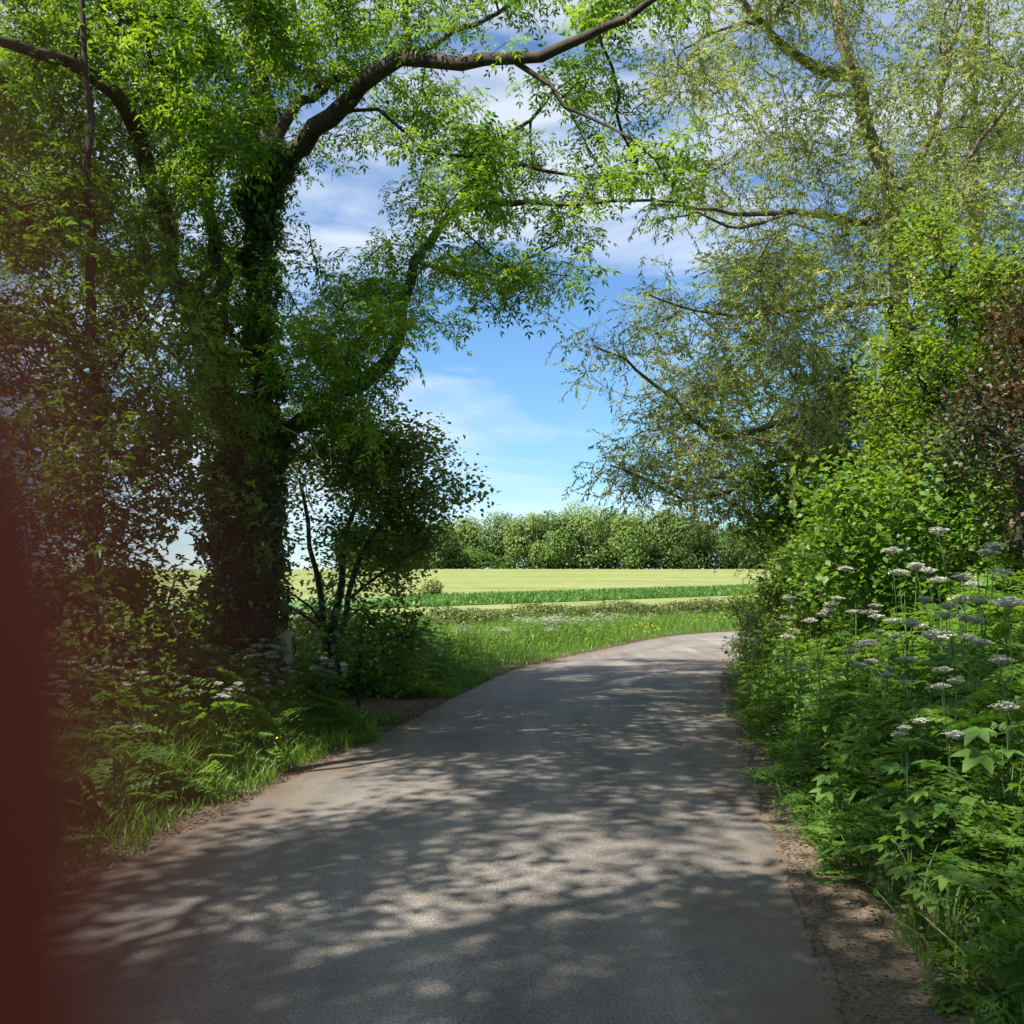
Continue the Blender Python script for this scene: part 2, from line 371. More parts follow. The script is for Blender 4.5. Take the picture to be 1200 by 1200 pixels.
# lane: worn asphalt, dusty at its edges
m, n, o = mat('asphalt'); k = n.links.new
tcn = N(n, 'ShaderNodeTexCoord')
chip = N(n, 'ShaderNodeTexVoronoi'); chip.inputs['Scale'].default_value = 85
nz = N(n, 'ShaderNodeTexNoise'); nz.inputs['Scale'].default_value = 1.1; nz.inputs['Detail'].default_value = 7; nz.inputs['Roughness'].default_value = .6
nf = N(n, 'ShaderNodeTexNoise'); nf.inputs['Scale'].default_value = 75; nf.inputs['Detail'].default_value = 4; nf.inputs['Roughness'].default_value = .8
c1 = N(n, 'ShaderNodeValToRGB'); e_ = c1.color_ramp.elements; e_[0].position = .0; e_[0].position = .25; e_[0].color = (.040, .035, .030, 1); e_[1].position = .78; e_[1].color = (.325, .29, .252, 1)
c2 = N(n, 'ShaderNodeMapRange'); c2.inputs['From Min'].default_value = .3; c2.inputs['From Max'].default_value = .7; c2.inputs['To Min'].default_value = .72; c2.inputs['To Max'].default_value = 1.15
mm = N(n, 'ShaderNodeMix', data_type='RGBA', blend_type='MULTIPLY'); mm.inputs['Factor'].default_value = 1
mpr = N(n, 'ShaderNodeMapping'); mpr.inputs['Rotation'].default_value = (0, 0, R(10)); mpr.inputs['Scale'].default_value = (1.9, .13, 1)
nb_ = N(n, 'ShaderNodeTexNoise'); nb_.inputs['Scale'].default_value = 1.0; nb_.inputs['Detail'].default_value = 6; nb_.inputs['Roughness'].default_value = .62
cb = N(n, 'ShaderNodeMapRange'); cb.inputs['From Min'].default_value = .36; cb.inputs['From Max'].default_value = .64; cb.inputs['To Min'].default_value = .76; cb.inputs['To Max'].default_value = 1.18
mb = N(n, 'ShaderNodeMix', data_type='RGBA', blend_type='MULTIPLY'); mb.inputs['Factor'].default_value = 1
vor = N(n, 'ShaderNodeTexVoronoi', feature='DISTANCE_TO_EDGE'); vor.inputs['Scale'].default_value = .55
ndv = N(n, 'ShaderNodeTexNoise'); ndv.inputs['Scale'].default_value = 3; ndv.inputs['Detail'].default_value = 5
va = N(n, 'ShaderNodeMix', data_type='RGBA', blend_type='ADD'); va.inputs['Factor'].default_value = .5
crk = N(n, 'ShaderNodeMapRange'); crk.inputs['From Min'].default_value = .002; crk.inputs['From Max'].default_value = .007; crk.inputs['To Min'].default_value = .9
mk = N(n, 'ShaderNodeMix', data_type='RGBA', blend_type='MULTIPLY'); mk.inputs['Factor'].default_value = 1
s_ = N(n, 'ShaderNodeAttribute', attribute_name='edge'); ed = N(n, 'ShaderNodeMath', operation='MULTIPLY_ADD'); ed.inputs[1].default_value = 1.3
er = N(n, 'ShaderNodeMapRange'); er.inputs['From Min'].default_value = 1.34; er.inputs['From Max'].default_value = 1.68
dm = N(n, 'ShaderNodeMix', data_type='RGBA'); dm.inputs['B'].default_value = (.115, .085, .06, 1)
tr_ = N(n, 'ShaderNodeAttribute', attribute_name='track'); tm = N(n, 'ShaderNodeMapRange'); tm.inputs['To Min'].default_value = 1.0; tm.inputs['To Max'].default_value = .8
mt = N(n, 'ShaderNodeMix', data_type='RGBA', blend_type='MULTIPLY'); mt.inputs['Factor'].default_value = 1
p = N(n, 'ShaderNodeBsdfPrincipled'); p.inputs['Roughness'].default_value = .82; p.inputs['Specular IOR Level'].default_value = .35
b = N(n, 'ShaderNodeBump'); b.inputs['Strength'].default_value = .75; b.inputs['Distance'].default_value = .008
hgt = N(n, 'ShaderNodeMath', operation='ADD')
for q in (nz, nf, chip): k(tcn.outputs['Object'], q.inputs['Vector'])
k(nf.outputs['Fac'], c1.inputs['Fac']); k(nz.outputs['Fac'], c2.inputs['Value']); k(c1.outputs['Color'], mm.inputs['A']); k(c2.outputs['Result'], mm.inputs['B'])
k(tcn.outputs['Object'], mpr.inputs['Vector']); k(mpr.outputs['Vector'], nb_.inputs['Vector']); k(nb_.outputs['Fac'], cb.inputs['Value'])
k(tcn.outputs['Object'], ndv.inputs['Vector']); k(tcn.outputs['Object'], va.inputs['A']); k(ndv.outputs['Color'], va.inputs['B']); k(va.outputs['Result'], vor.inputs['Vector']); k(vor.outputs['Distance'], crk.inputs['Value'])
k(nz.outputs['Fac'], ed.inputs[0]); k(s_.outputs['Fac'], ed.inputs[2]); k(ed.outputs[0], er.inputs['Value'])
k(tr_.outputs['Fac'], tm.inputs['Value']); k(mm.outputs['Result'], mt.inputs['A']); k(tm.outputs['Result'], mt.inputs['B'])
k(mt.outputs['Result'], mb.inputs['A']); k(cb.outputs['Result'], mb.inputs['B']); k(mb.outputs['Result'], mk.inputs['A']); k(crk.outputs['Result'], mk.inputs['B'])
k(er.outputs['Result'], dm.inputs['Factor']); k(mk.outputs['Result'], dm.inputs['A']); k(dm.outputs['Result'], p.inputs['Base Color'])
k(chip.outputs['Distance'], hgt.inputs[0]); k(nf.outputs['Fac'], hgt.inputs[1]); k(hgt.outputs[0], b.inputs['Height']); k(b.outputs['Normal'], p.inputs['Normal']); k(p.outputs[0], o.inputs['Surface'])
g = Geo(); prof = np.array([-1, -.93, -.8, -.62, -.4, -.2, 0, .2, .4, .62, .8, .93, 1.0])
wl = HW + .05 * np.sin(np.arange(len(CL)) * 1.3) * np.sin(np.arange(len(CL)) * .37) ; wr = HW + .06 * np.sin(np.arange(len(CL)) * .9 + 1) * np.sin(np.arange(len(CL)) * .53)
rows = []
for q in prof: rows.append(CL + nr * (np.where(q < 0, wl, wr) * q)[:, None])
RX = np.stack([r_[:, 0] for r_ in rows], 1); RY = np.stack([r_[:, 1] for r_ in rows], 1); RZ = np.broadcast_to(.008 + .03 * (1 - prof ** 2), RX.shape)
idx = np.arange(RX.size).reshape(RX.shape); f = np.stack([idx[:-1, :-1], idx[:-1, 1:], idx[1:, 1:], idx[1:, :-1]], -1).reshape(-1, 4)
g.add(np.stack([RX, RY, RZ], -1), f, .5)
o = g.build('road', m, None, True, {'edge': np.broadcast_to(np.abs(prof), RX.shape).ravel(), 'track': np.broadcast_to(np.exp(-((np.abs(prof) - .45) / .16) ** 2), RX.shape).ravel()}); o['kind'] = 'structure'

# hay field: cut swaths, and the strip of taller green grass across it
m, n, o = mat('cut_hay'); k = n.links.new
tcn = N(n, 'ShaderNodeTexCoord'); mpn = N(n, 'ShaderNodeMapping'); mpn.inputs['Rotation'].default_value = (0, 0, R(-12)); mpn.inputs['Scale'].default_value = (.03, .16, 1)
nz = N(n, 'ShaderNodeTexNoise'); nz.inputs['Scale'].default_value = 1.2; nz.inputs['Detail'].default_value = 9; nz.inputs['Roughness'].default_value = .7
n2 = N(n, 'ShaderNodeTexNoise'); n2.inputs['Scale'].default_value = .6; n2.inputs['Detail'].default_value = 10; n2.inputs['Roughness'].default_value = .75
c1 = N(n, 'ShaderNodeValToRGB'); e_ = c1.color_ramp.elements; e_[0].position = .40; e_[0].color = (.10, .14, .032, 1); e_[1].position = .59; e_[1].color = (.205, .215, .085, 1)
av = N(n, 'ShaderNodeMath', operation='MULTIPLY_ADD'); av.inputs[1].default_value = .5; hv = N(n, 'ShaderNodeMath', operation='MULTIPLY'); hv.inputs[1].default_value = .5
p = N(n, 'ShaderNodeBsdfPrincipled'); p.inputs['Roughness'].default_value = .9; p.inputs['Specular IOR Level'].default_value = .1
k(tcn.outputs['Object'], mpn.inputs['Vector']); k(mpn.outputs['Vector'], nz.inputs['Vector']); k(tcn.outputs['Object'], n2.inputs['Vector'])
k(n2.outputs['Fac'], hv.inputs[0]); k(nz.outputs['Fac'], av.inputs[0]); k(hv.outputs[0], av.inputs[2]); k(av.outputs[0], c1.inputs['Fac'])
k(c1.outputs['Color'], p.inputs['Base Color']); k(p.outputs[0], o.inputs['Surface'])
fx = np.concatenate([np.arange(-260, -20, 10.), np.arange(-20, 30, 1.), np.arange(30, 400, 12.)]); ft = np.linspace(0, 1, 70) ** 1.5
FX = np.broadcast_to(fx, (len(ft), len(fx))); FY = hb(FX) + ft[:, None] * (212 - hb(FX))
sheet('field', FX, FY, lambda x, y: gz(x, y) + .05, m)
M_strip = noisemat('green_grass', (.045, .11, .02), (.095, .18, .037), 1.5, .9, .3)
sb = [onground(x, y) for x, y in ((395, 718), (470, 713.5), (620, 708), (760, 702.5), (880, 698))]
st = [onground(x, y) for x, y in ((395, 703), (470, 701), (620, 697), (760, 692.5), (880, 688.5))]
sb.append(sb[-1] + (sb[-1] - sb[-2]) * 3); st.append(st[-1] + (st[-1] - st[-2]) * 3)
sb.insert(0, sb[0] + (sb[0] - sb[1]) * 3); st.insert(0, st[0] + (st[0] - st[1]) * 3)
sb = resample(np.array(sb)[:, :2], 3); st = resample(np.array(st)[:, :2], 3); nn_ = min(len(sb), len(st))
qi = lambda P_: np.stack([np.interp(np.linspace(0, 1, 60), np.linspace(0, 1, len(P_)), P_[:, c]) for c in (0, 1)], 1)
sb, st = qi(sb), qi(st)
tt = np.linspace(0, 1, 16)[:, None]
SX = sb[None, :, 0] * (1 - tt) + st[None, :, 0] * tt; SY = sb[None, :, 1] * (1 - tt) + st[None, :, 1] * tt
sheet('field_strip', SX, SY, lambda x, y: gz(x, y) + .09, M_strip)

# ------------------------------------------------------------------ vegetation builders
def grass(geo, x, y, h, wd, lean=.45, z0=None, tint=(0, 1)):
    n_ = len(x); z = gz(x, y) if z0 is None else z0; yaw = U(0, 6.283, n_); a = U(0, 6.283, n_); h = h * U(.6, 1.25, n_)
    dx, dy = np.cos(yaw) * wd / 2, np.sin(yaw) * wd / 2; ln = lean * h * U(.2, 1.5, n_); lx, ly = np.cos(a) * ln, np.sin(a) * ln
    rows_ = []
    for s, ws in ((0, .8), (.45, 1.0), (.8, .6), (1, .08)):
        cx, cy__, cz = x + lx * s ** 2, y + ly * s ** 2, z - .02 + h * (s - .28 * lean * s ** 3)
        rows_ += [np.stack([cx - dx * ws, cy__ - dy * ws, cz], -1), np.stack([cx + dx * ws, cy__ + dy * ws, cz], -1)]
    V = np.stack(rows_, 1); base = (np.arange(n_) * 8)[:, None, None]
    f = np.array([(0, 1, 3, 2), (2, 3, 5, 4), (4, 5, 7, 6)])[None] + base
    geo.add(V.reshape(-1, 3), f.reshape(-1, 4), np.repeat(U(*tint, n_), 3))
def tube(geo, P, Rr, k=6, t=.5, cap=True):
    P = np.asarray(P, float); Rr = np.asarray(Rr, float); n_ = len(P)
    T = np.gradient(P, axis=0); T /= np.linalg.norm(T, axis=1)[:, None] + 1e-9
    ref = np.array((.37, .81, .45)) if abs(T[:, 2]).mean() > .6 else np.array((.1, .2, 1.0))
    A = np.cross(T, ref); A /= np.linalg.norm(A, axis=1)[:, None] + 1e-9; B = np.cross(T, A)
    an = np.arange(k) * 2 * math.pi / k
    V = P[:, None] + Rr[:, None, None] * (np.cos(an)[None, :, None] * A[:, None] + np.sin(an)[None, :, None] * B[:, None])
    i = np.arange(n_ * k).reshape(n_, k); j = np.roll(i, -1, 1)
    f = np.stack([i[:-1], j[:-1], j[1:], i[1:]], -1).reshape(-1, 4); geo.add(V, f, t)
def rects_sample(rects):
    pts = []
    for (x0, y0, x1, y1, d) in rects:
        n_ = rng.poisson(d * (x1 - x0) * (y1 - y0) / 2500.0)
        pts.append(np.stack([U(x0, x1, n_), U(y0, y1, n_)], 1))
    return np.concatenate(pts)

class Tree:
    def __init__(s): s.P = []; s.Rf = []; s.par = []; s.br = []; s.leafn = []
    def node(s, p, r_, par): s.P.append(np.asarray(p, float)); s.Rf.append(r_); s.par.append(par); s.leafn.append(0); return len(s.P) - 1
    def nearest(s, p): return int(np.linalg.norm(np.array(s.P) - p, axis=1).argmin())
    def limb(s, pts, r0, r1, join=True, wig=.03):
        pts = resample(np.array(pts, float), .28); n_ = len(pts); pts[1:-1] += rng.normal(0, wig, (n_ - 2, 3)) * np.array((1, 1, .6))
        par = s.nearest(pts[0]) if (join and s.P) else -1; ids = [par] if par >= 0 else []
        for i, p in enumerate(pts):
            q = s.node(p, r0 + (r1 - r0) * i / (n_ - 1), ids[-1] if ids else -1); ids.append(q)
        s.br.append(ids)
    def limbpx(s, pts, r0, r1, **kw): s.limb([at(*p) for p in pts], r0, r1, **kw)
    def attach(s, C, bow=.12, upw=.0):
        """grow a branch to every clump centre, nearest first"""
        C = np.asarray(C); n_ = len(C); P0 = np.array(s.P)
        D = np.full(n_, 1e9); W = np.zeros(n_, int)
        for i in range(n_):
            d = np.linalg.norm(P0 - C[i], axis=1); W[i] = d.argmin(); D[i] = d[W[i]]
        done = np.zeros(n_, bool); s.tips = np.zeros(n_, int); s.path = {}
        for _ in range(n_):
            i = int(np.where(done, 1e9, D).argmin()); done[i] = True
            a = s.P[W[i]]; c = C[i]; Ln = np.linalg.norm(c - a); ns_ = max(2, int(Ln / .22)); ids = [W[i]]
            pd = s.P[W[i]] - s.P[s.par[W[i]]] if s.par[W[i]] >= 0 else c - a
            pd = pd / (np.linalg.norm(pd) + 1e-9); dt = float(pd @ (c - a)) / (Ln + 1e-9); new = []
            ct = a + .3 * (c - a) + pd * .4 * Ln * min(1, max(.1, .5 + dt)) + rng.normal(0, bow * Ln, 3) + np.array((0, 0, upw * Ln))
            for j in range(1, ns_ + 1):
                t = j / ns_; p = (1 - t) ** 2 * a + 2 * t * (1 - t) * ct + t * t * c + (rng.normal(0, .012, 3) if j < ns_ else 0)
                q = s.node(p, 0, ids[-1]); ids.append(q); new.append(q)
            s.leafn[ids[-1]] = 1; s.tips[i] = ids[-1]; s.br.append(ids); s.path[i] = ids[1:]
            NP = np.array([s.P[q] for q in new]); d = np.linalg.norm(C[:, None] - NP[None], axis=2); m_ = d.min(1); kk = d.argmin(1); up = (m_ < D) & ~done
            D[up] = m_[up]; W[up] = np.array(new)[kk[up]]
    def wood(s, geo, rk=.0065, pw=.42, kmax=10):
        cnt = np.array(s.leafn, float)
        for i in range(len(cnt) - 1, -1, -1):
            if s.par[i] >= 0: cnt[s.par[i]] += cnt[i]
        s.Rr = np.maximum(np.array(s.Rf), rk * np.maximum(cnt, .5) ** pw)
        s.PA = np.array(s.P)
        for ids in s.br:
            rr = s.Rr[ids].copy()
            if len(ids) > 2 and s.par[ids[1]] == ids[0]: rr[0] = min(rr[0], rr[1] * 1.25)
            mx_ = rr.max(); tube(geo, s.PA[ids], rr, kmax if mx_ > .12 else 7 if mx_ > .04 else 4 if mx_ > .012 else 3)

def clumps_from(rects, Yr, zmin=.4, keep=None):
    q = rects_sample(rects); Yd = U(Yr[0], Yr[1], len(q)); C = at(q[:, 0], q[:, 1], Yd)
    ok = C[:, 2] > gz(C[:, 0], C[:, 1]) + zmin
    if keep is not None: ok &= keep(C)
    return C[ok]
def leaves_on(C, tpls, per, rad, geo, woodgeo=None, size=(.85, 1.2), pitch=(-.5, .5), roll=.5, flat=.6, tr=(0, 1), tv=.26, T=None, twr=.003):
    n_ = len(C); idx = np.repeat(np.arange(n_), per); m_ = len(idx)
    off = np.clip(rng.normal(0, 1, (m_, 3)), -1.7, 1.7) * np.array((rad, rad, rad * flat)); A = C[idx]
    if T is not None:
        A = np.array([T.P[T.path[i][max(0, len(T.path[i]) - 1 - int(q))]] for i, q in zip(idx, np.abs(rng.normal(0, 2.2, m_)))]); off = off * .9
    pos = A + off
    yaw = np.arctan2(-off[:, 0], off[:, 1]) + rng.normal(0, .7, m_)
    t = U(tr[0], tr[1], n_)[idx] + rng.normal(0, tv, m_)
    instance(geo, tpls, pos, rotm(yaw, U(pitch[0], pitch[1], m_), rng.normal(0, roll, m_)), U(size[0], size[1], m_), np.clip(t, -.1, 1.2))
    if woodgeo is not None:
        D = pos - A; side = np.cross(D, (.3, .2, 1)); side /= np.linalg.norm(side, axis=1)[:, None] + 1e-9
        for e in (side, np.cross(side, D / (np.linalg.norm(D, axis=1)[:, None] + 1e-9))):
            V = np.stack([A - e * twr * 1.3, A + e * twr * 1.3, pos + e * twr * .7, pos - e * twr * .7], 1)
            woodgeo.add(V, np.arange(m_ * 4).reshape(-1, 4), .5)
def finish(T, root, Gw, Gl, barkm, leafm, rk=.0065, pw=.42):
    T.wood(Gw, rk, pw)
    Gw.build('trunk', barkm, root, True); Gl.build('crown', leafm, root)

# ------------------------------------------------------------------ ivy-clad ash on the left verge
AY = 12.0
base = at(288, 812, AY); base[2] = gz(base[0], base[1])
ash = thing('ash_tree', 'tall ivy-clad ash with forked dark trunk arching over the lane', 'tree', base)
T = Tree(); gw = Geo(); gl = Geo()
b0 = base - (0, 0, .2)
T.limb([b0, at(288, 740, AY), at(288, 660, AY), at(285, 590, AY), at(288, 540, AY)], .40, .36, wig=.02)
T.limbpx([(290, 540, AY), (303, 440, AY), (302, 360, AY), (300, 290, AY - .1), (306, 235, AY - .2), (322, 195, AY - .4)], .15, .115)
T.limbpx([(322, 195, AY - .4), (352, 168, AY - .6), (392, 138, AY - 1), (425, 98, AY - 1.4), (465, 72, AY - 1.8), (530, 72, AY - 2.1), (600, 70, AY - 2.4), (655, 60, AY - 2.6), (705, 35, AY - 2.8), (765, 5, AY - 3), (830, -40, AY - 3)], .125, .02)
T.limbpx([(306, 235, AY - .2), (312, 170, AY + .1), (304, 100, AY + .3), (296, 40, AY + .5), (285, -60, AY + .8), (280, -220, AY + 1)], .16, .04)
T.limbpx([(322, 195, AY - .4), (330, 160, AY - .3), (348, 120, AY), (372, 104, AY + .2), (350, 50, AY + .6), (340, -40, AY + 1)], .09, .03)
T.limbpx([(372, 104, AY + .2), (420, 88, AY), (475, 62, AY + .4), (560, 28, AY + 1), (640, -30, AY + 1.4)], .055, .02)
T.limbpx([(285, 560, AY), (262, 480, AY - .1), (250, 395, AY - .2), (226, 350, AY - .3), (203, 318, AY - .4), (188, 250, AY - .7), (165, 160, AY - 1.2), (130, 110, AY - 1.8), (90, 80, AY - 2.2), (40, 60, AY - 2.6), (-30, 45, AY - 3), (-140, 30, AY - 3)], .16, .03)
T.limbpx([(250, 395, AY - .2), (262, 345, AY - .1), (256, 300, AY), (240, 220, AY + .4), (215, 120, AY + .8), (200, 0, AY + 1.2), (190, -180, AY + 1.4)], .10, .025)
T.limbpx([(226, 350, AY - .3), (236, 325, AY - .2), (256, 315, AY)], .06, .05)
T.limbpx([(300, 545, AY), (345, 500, AY + .2), (400, 462, AY + .5), (440, 438, AY + .7), (466, 402, AY + .9), (470, 358, AY + 1), (488, 305, AY + 1), (518, 268, AY + 1), (545, 225, AY + 1.1), (572, 190, AY + 1.2), (596, 158, AY + 1.3), (640, 120, AY + 1.4)], .12, .02)
T.limbpx([(530, 250, AY + 1.05), (580, 238, AY + .8), (650, 238, AY + .4), (720, 236, AY), (800, 238, AY - .3)], .055, .012)
T.limbpx([(572, 190, AY + 1.2), (610, 195, AY + 1), (680, 205, AY + .8), (770, 204, AY + .6)], .04, .01)
T.limbpx([(488, 305, AY + 1), (540, 325, AY + .6), (590, 318, AY + .4), (652, 286, AY + .2)], .04, .01)
T.limbpx([(600, 70, AY - 2.4), (640, 105, AY - 2.5), (690, 140, AY - 2.6), (735, 160, AY - 2.8)], .03, .01)
T.limbpx([(475, 72, AY - 1.8), (478, 20, AY - 1.6), (480, -60, AY - 1.4)], .045, .02)
T.limbpx([(392, 138, AY - 1), (440, 130, AY - 1.2), (480, 160, AY - 1.3), (510, 180, AY - 1.4)], .03, .01)
ARX = [(-200, -300, 850, -120, 1.0), (-200, -120, 820, 0, 2.2), (-100, 0, 450, 60, 3.6), (450, 0, 550, 50, 2.6), (620, 0, 800, 55, 3.0), (-60, 60, 340, 160, 3.2), (340, 60, 480, 110, 2.2),
       (480, 85, 740, 150, 2.4), (400, 110, 560, 160, 1.7), (-60, 160, 320, 300, 2.7), (330, 150, 400, 200, .8), (400, 150, 470, 190, .6), (470, 150, 600, 215, 2.6), (600, 150, 780, 225, 3.2), (700, 190, 820, 245, 1.6),
       (330, 200, 410, 300, 1.2), (440, 215, 560, 260, 2.2), (400, 250, 540, 340, 2.3), (560, 235, 700, 300, 1.5), (520, 295, 690, 345, 2.2), (330, 300, 430, 400, 2.2), (430, 335, 585, 395, 2.4), (520, 380, 580, 400, 1.4),
       (350, 390, 480, 500, 3.0), (100, 300, 340, 420, 2.2), (180, 400, 400, 520, 1.6)]
ARX = [(*q[:4], q[4] * (.6 if q[0] >= 480 and q[1] < 235 else .8 if q[0] >= 330 else 1.25)) for q in ARX]
C = clumps_from(ARX, (AY - 2.3, AY + 3.2))
T.attach(C)
leaves_on(C, ASH, 8, .225, gl, gw, (.65, 1.22), (-.5, .25), .45, .7, (.1, .95), T=T)
Cl = np.array(T.P)[rng.choice(len(T.P), 420)]; Cl = Cl[Cl[:, 2] > 3.2]
leaves_on(Cl, ASH, 2, .25, gl, gw, (.7, 1.1), (-.5, .25), .45, .7, (.1, .95))
T.wood(gw, .0062, .34)
gw.build('trunk', M_bark, ash, True); gl.build('crown', M_ash, ash)
# ivy on the trunk and the main stems
gi = Geo(); IV = [cluster(6, lambda: lobed(.07, 3), (.7, 1.3), .06, (-1.4, -.2)) for _ in range(4)]
P_ = T.PA; Rr_ = T.Rr; sel = [i for i in range(len(P_)) if Rr_[i] > .11 and P_[i][2] < 7.0 and (abs(P_[i][0] - base[0]) < .62) and T.par[i] >= 0]
pos = []; yw = []
for i in sel:
    a_, c_ = P_[T.par[i]], P_[i]; m_ = int(60 * (Rr_[i] / .3) + 10); u_ = U(0, 1, m_)[:, None]; an = U(0, 6.283, m_)
    rr = Rr_[i] * (1.0 + .12 * (1 + np.sin(an * 3 + c_[2] * 1.7))) + U(0, .045, m_)
    pos.append(a_ * (1 - u_) + c_ * u_ + np.stack([np.cos(an) * rr, np.sin(an) * rr, U(-.1, .1, m_)], 1)); yw.append(an - math.pi / 2)
pos = np.concatenate(pos); yw = np.concatenate(yw)
instance(gi, IV, pos, rotm(yw + rng.normal(0, .4, len(yw)), U(-1.1, .2, len(yw)), rng.normal(0, .4, len(yw))), U(.8, 1.3, len(yw)), U(0, 1, len(yw)))
gi.build('ivy', M_ivy, ash)
gd = Geo()
for pts, r_ in (([(362, 512, AY - .5), (372, 535, AY - .6), (359, 552, AY - .6), (360, 580, AY - .6), (368, 600, AY - .6), (381, 612, AY - .6)], .009), ([(372, 535, AY - .6), (388, 545, AY - .6), (386, 530, AY - .6)], .006), ([(330, 500, AY - .6), (352, 512, AY - .6), (372, 535, AY - .6)], .01), ([(360, 580, AY - .6), (376, 584, AY - .6)], .005)):
    q = resample(np.array([at(*p) for p in pts]), .05); tube(gd, q, np.linspace(r_ * 1.3, r_ * .6, len(q)), 5)
gd.build('dead_branch', M_dry, ash, True)

# ------------------------------------------------------------------ dark trees at the left edge
def simple_tree(name, label, cat, limbs, rects, Yr, tpls, per, rad, leafm, barkm, size=(.85, 1.2), tr=(0, 1), rk=.006, group=None, zmin=.5, pitch=(-.5, .4), flat=.7, bow=.12, extra=None, keep=None, twr=.003, dens=1.0):
    b_ = np.array(limbs[0][0][0] if len(limbs[0][0][0]) == 3 and limbs[0][3] else at(*limbs[0][0][0])); b_[2] = gz(b_[0], b_[1])
    root = thing(name, label, cat, b_, group); T = Tree(); gw = Geo(); gl = Geo()
    for pts, r0, r1, world in limbs:
        pts = [np.array(p, float) if world else at(*p) for p in pts]
        if not T.P: pts[0] = b_ - (0, 0, .15)
        T.limb(pts, r0, r1)
    rects = [(*q[:4], q[4] * dens) for q in rects]
    C = clumps_from(rects, Yr, zmin, keep) if rects else np.zeros((0, 3))
    if extra is not None: C = np.concatenate([C, extra])
    T.attach(C, bow); leaves_on(C, tpls, per, rad, gl, gw, size, pitch, .5, flat, tr, T=T, twr=twr)
    T.wood(gw, rk); gw.build('trunk', barkm, root, True); gl.build('crown', leafm, root)
    return root, T, C
simple_tree('field_maple', 'slender dark maple with thin straight trunk at left edge of verge', 'tree',
    [([(112, 800, 9.6), (112, 640, 9.6), (110, 480, 9.6), (107, 330, 9.6), (104, 215, 9.5), (99, 60, 9.5), (92, -80, 9.4)], .08, .022, False), ([(112, 560, 9.6), (160, 470, 9.9), (200, 420, 10.2)], .03, .012, False), ([(112, 600, 9.6), (50, 470, 9.2), (-20, 400, 9)], .035, .012, False), ([(110, 480, 9.6), (150, 400, 9.4), (190, 340, 9.2)], .025, .01, False)],
    [(-120, -60, 180, 120, .5), (-120, 120, 150, 300, 1.1), (-120, 300, 230, 480, 2.2), (-120, 480, 235, 600, 2.7), (-120, 600, 185, 700, 2.6)], (8.8, 11.2), MAP_, 14, .24, M_maple, M_tbark, (.6, .95), (0, .8))
simple_tree('hazel_bush', 'dark shaded hazel bush beside foot of ivy-clad trunk', 'bush',
    [([(165, 800, 10), (160, 740, 10), (150, 690, 10)], .03, .012, False), ([(165, 790, 10), (190, 720, 10.2), (205, 680, 10.3)], .025, .01, False), ([(160, 790, 10), (110, 720, 9.8), (70, 690, 9.6)], .025, .01, False)],
    [(-150, 680, 225, 800, 4.2)], (8.4, 10.8), HAZ, 7, .17, M_maple, M_tbark, (.7, 1.1), (0, .7), zmin=.1)
# dark hawthorn right of the ash
simple_tree('hawthorn', 'dark spreading hawthorn with several thin stems beside the ash', 'tree',
    [([(382, 790, 13.4), (378, 730, 13.4), (372, 670, 13.4), (362, 610, 13.4), (350, 560, 13.3)], .06, .02, False), ([(382, 780, 13.4), (392, 720, 13.5), (398, 650, 13.6), (415, 590, 13.7), (450, 540, 13.8)], .065, .02, False), ([(386, 770, 13.4), (412, 700, 13.2), (430, 640, 13), (470, 590, 13), (520, 555, 13)], .05, .015, False), ([(378, 730, 13.4), (340, 690, 13.2), (320, 660, 13)], .025, .01, False), ([(412, 700, 13.2), (460, 660, 13), (500, 640, 13)], .025, .01, False), ([(375, 735, 13.2), (345, 712, 13.1), (322, 700, 13)], .02, .008, False)],
    [(330, 480, 460, 560, 2.6), (400, 510, 500, 600, 3.4), (480, 520, 545, 600, 1.7), (330, 560, 420, 640, 1.5), (420, 590, 500, 660, 3.0), (475, 595, 505, 645, 1.6), (345, 630, 420, 690, 1.2), (430, 650, 470, 690, 1.3), (340, 690, 410, 750, .9)], (12.2, 15), HAW, 20, .19, M_haw, M_tbark, (1.1, 1.6), (0, 1), twr=.002, dens=1.2)
simple_tree('elder_bush', 'low dark leafy bush at the foot of the hawthorn', 'bush',
    [([(420, 800, 13), (420, 760, 13), (425, 720, 13)], .025, .01, False), ([(420, 795, 13), (450, 750, 13), (460, 725, 13)], .02, .01, False)],
    [(385, 700, 480, 800, 5.0), (440, 730, 500, 800, 3)], (12, 13.6), HAZ, 7, .15, M_bank, M_tbark, (.7, 1.1), (0, .6), zmin=.05)

# ------------------------------------------------------------------ right side: willow, laburnum, red-leaved tree, hedge bushes
WY = 17.0
def willow(name, label, limbs, rects, Yr, per, extra=None, base_px=None):
    root, T, C = simple_tree(name, label, 'tree', limbs, rects, Yr, WIL, per, .26, M_wil, M_wbark, (.8, 1.3), (.05, .95), .005, pitch=(-.95, .7), flat=.9, bow=.2, zmin=1.0, extra=extra, twr=.0025)
    return root
WR = [(790, -300, 1300, -100, 1.4), (780, -100, 1300, 0, 2.2), (770, 0, 860, 60, 1.0), (860, 0, 1200, 100, 1.9), (775, 60, 900, 250, 2.2), (900, 100, 1050, 260, 2.8), (1050, 100, 1250, 260, 1.6),
      (740, 240, 830, 300, .6), (850, 250, 1060, 330, 3.2), (1060, 250, 1250, 330, 1.6), (750, 325, 850, 400, 1.8), (850, 330, 1060, 420, 3.0), (690, 395, 780, 465, 2.4), (780, 400, 1030, 500, 3.4),
      (715, 470, 800, 575, 3.2), (800, 500, 1000, 600, 3.4), (840, 585, 960, 640, 2.2)]
WR = [(*q[:4], q[4] * 1.45) for q in WR]
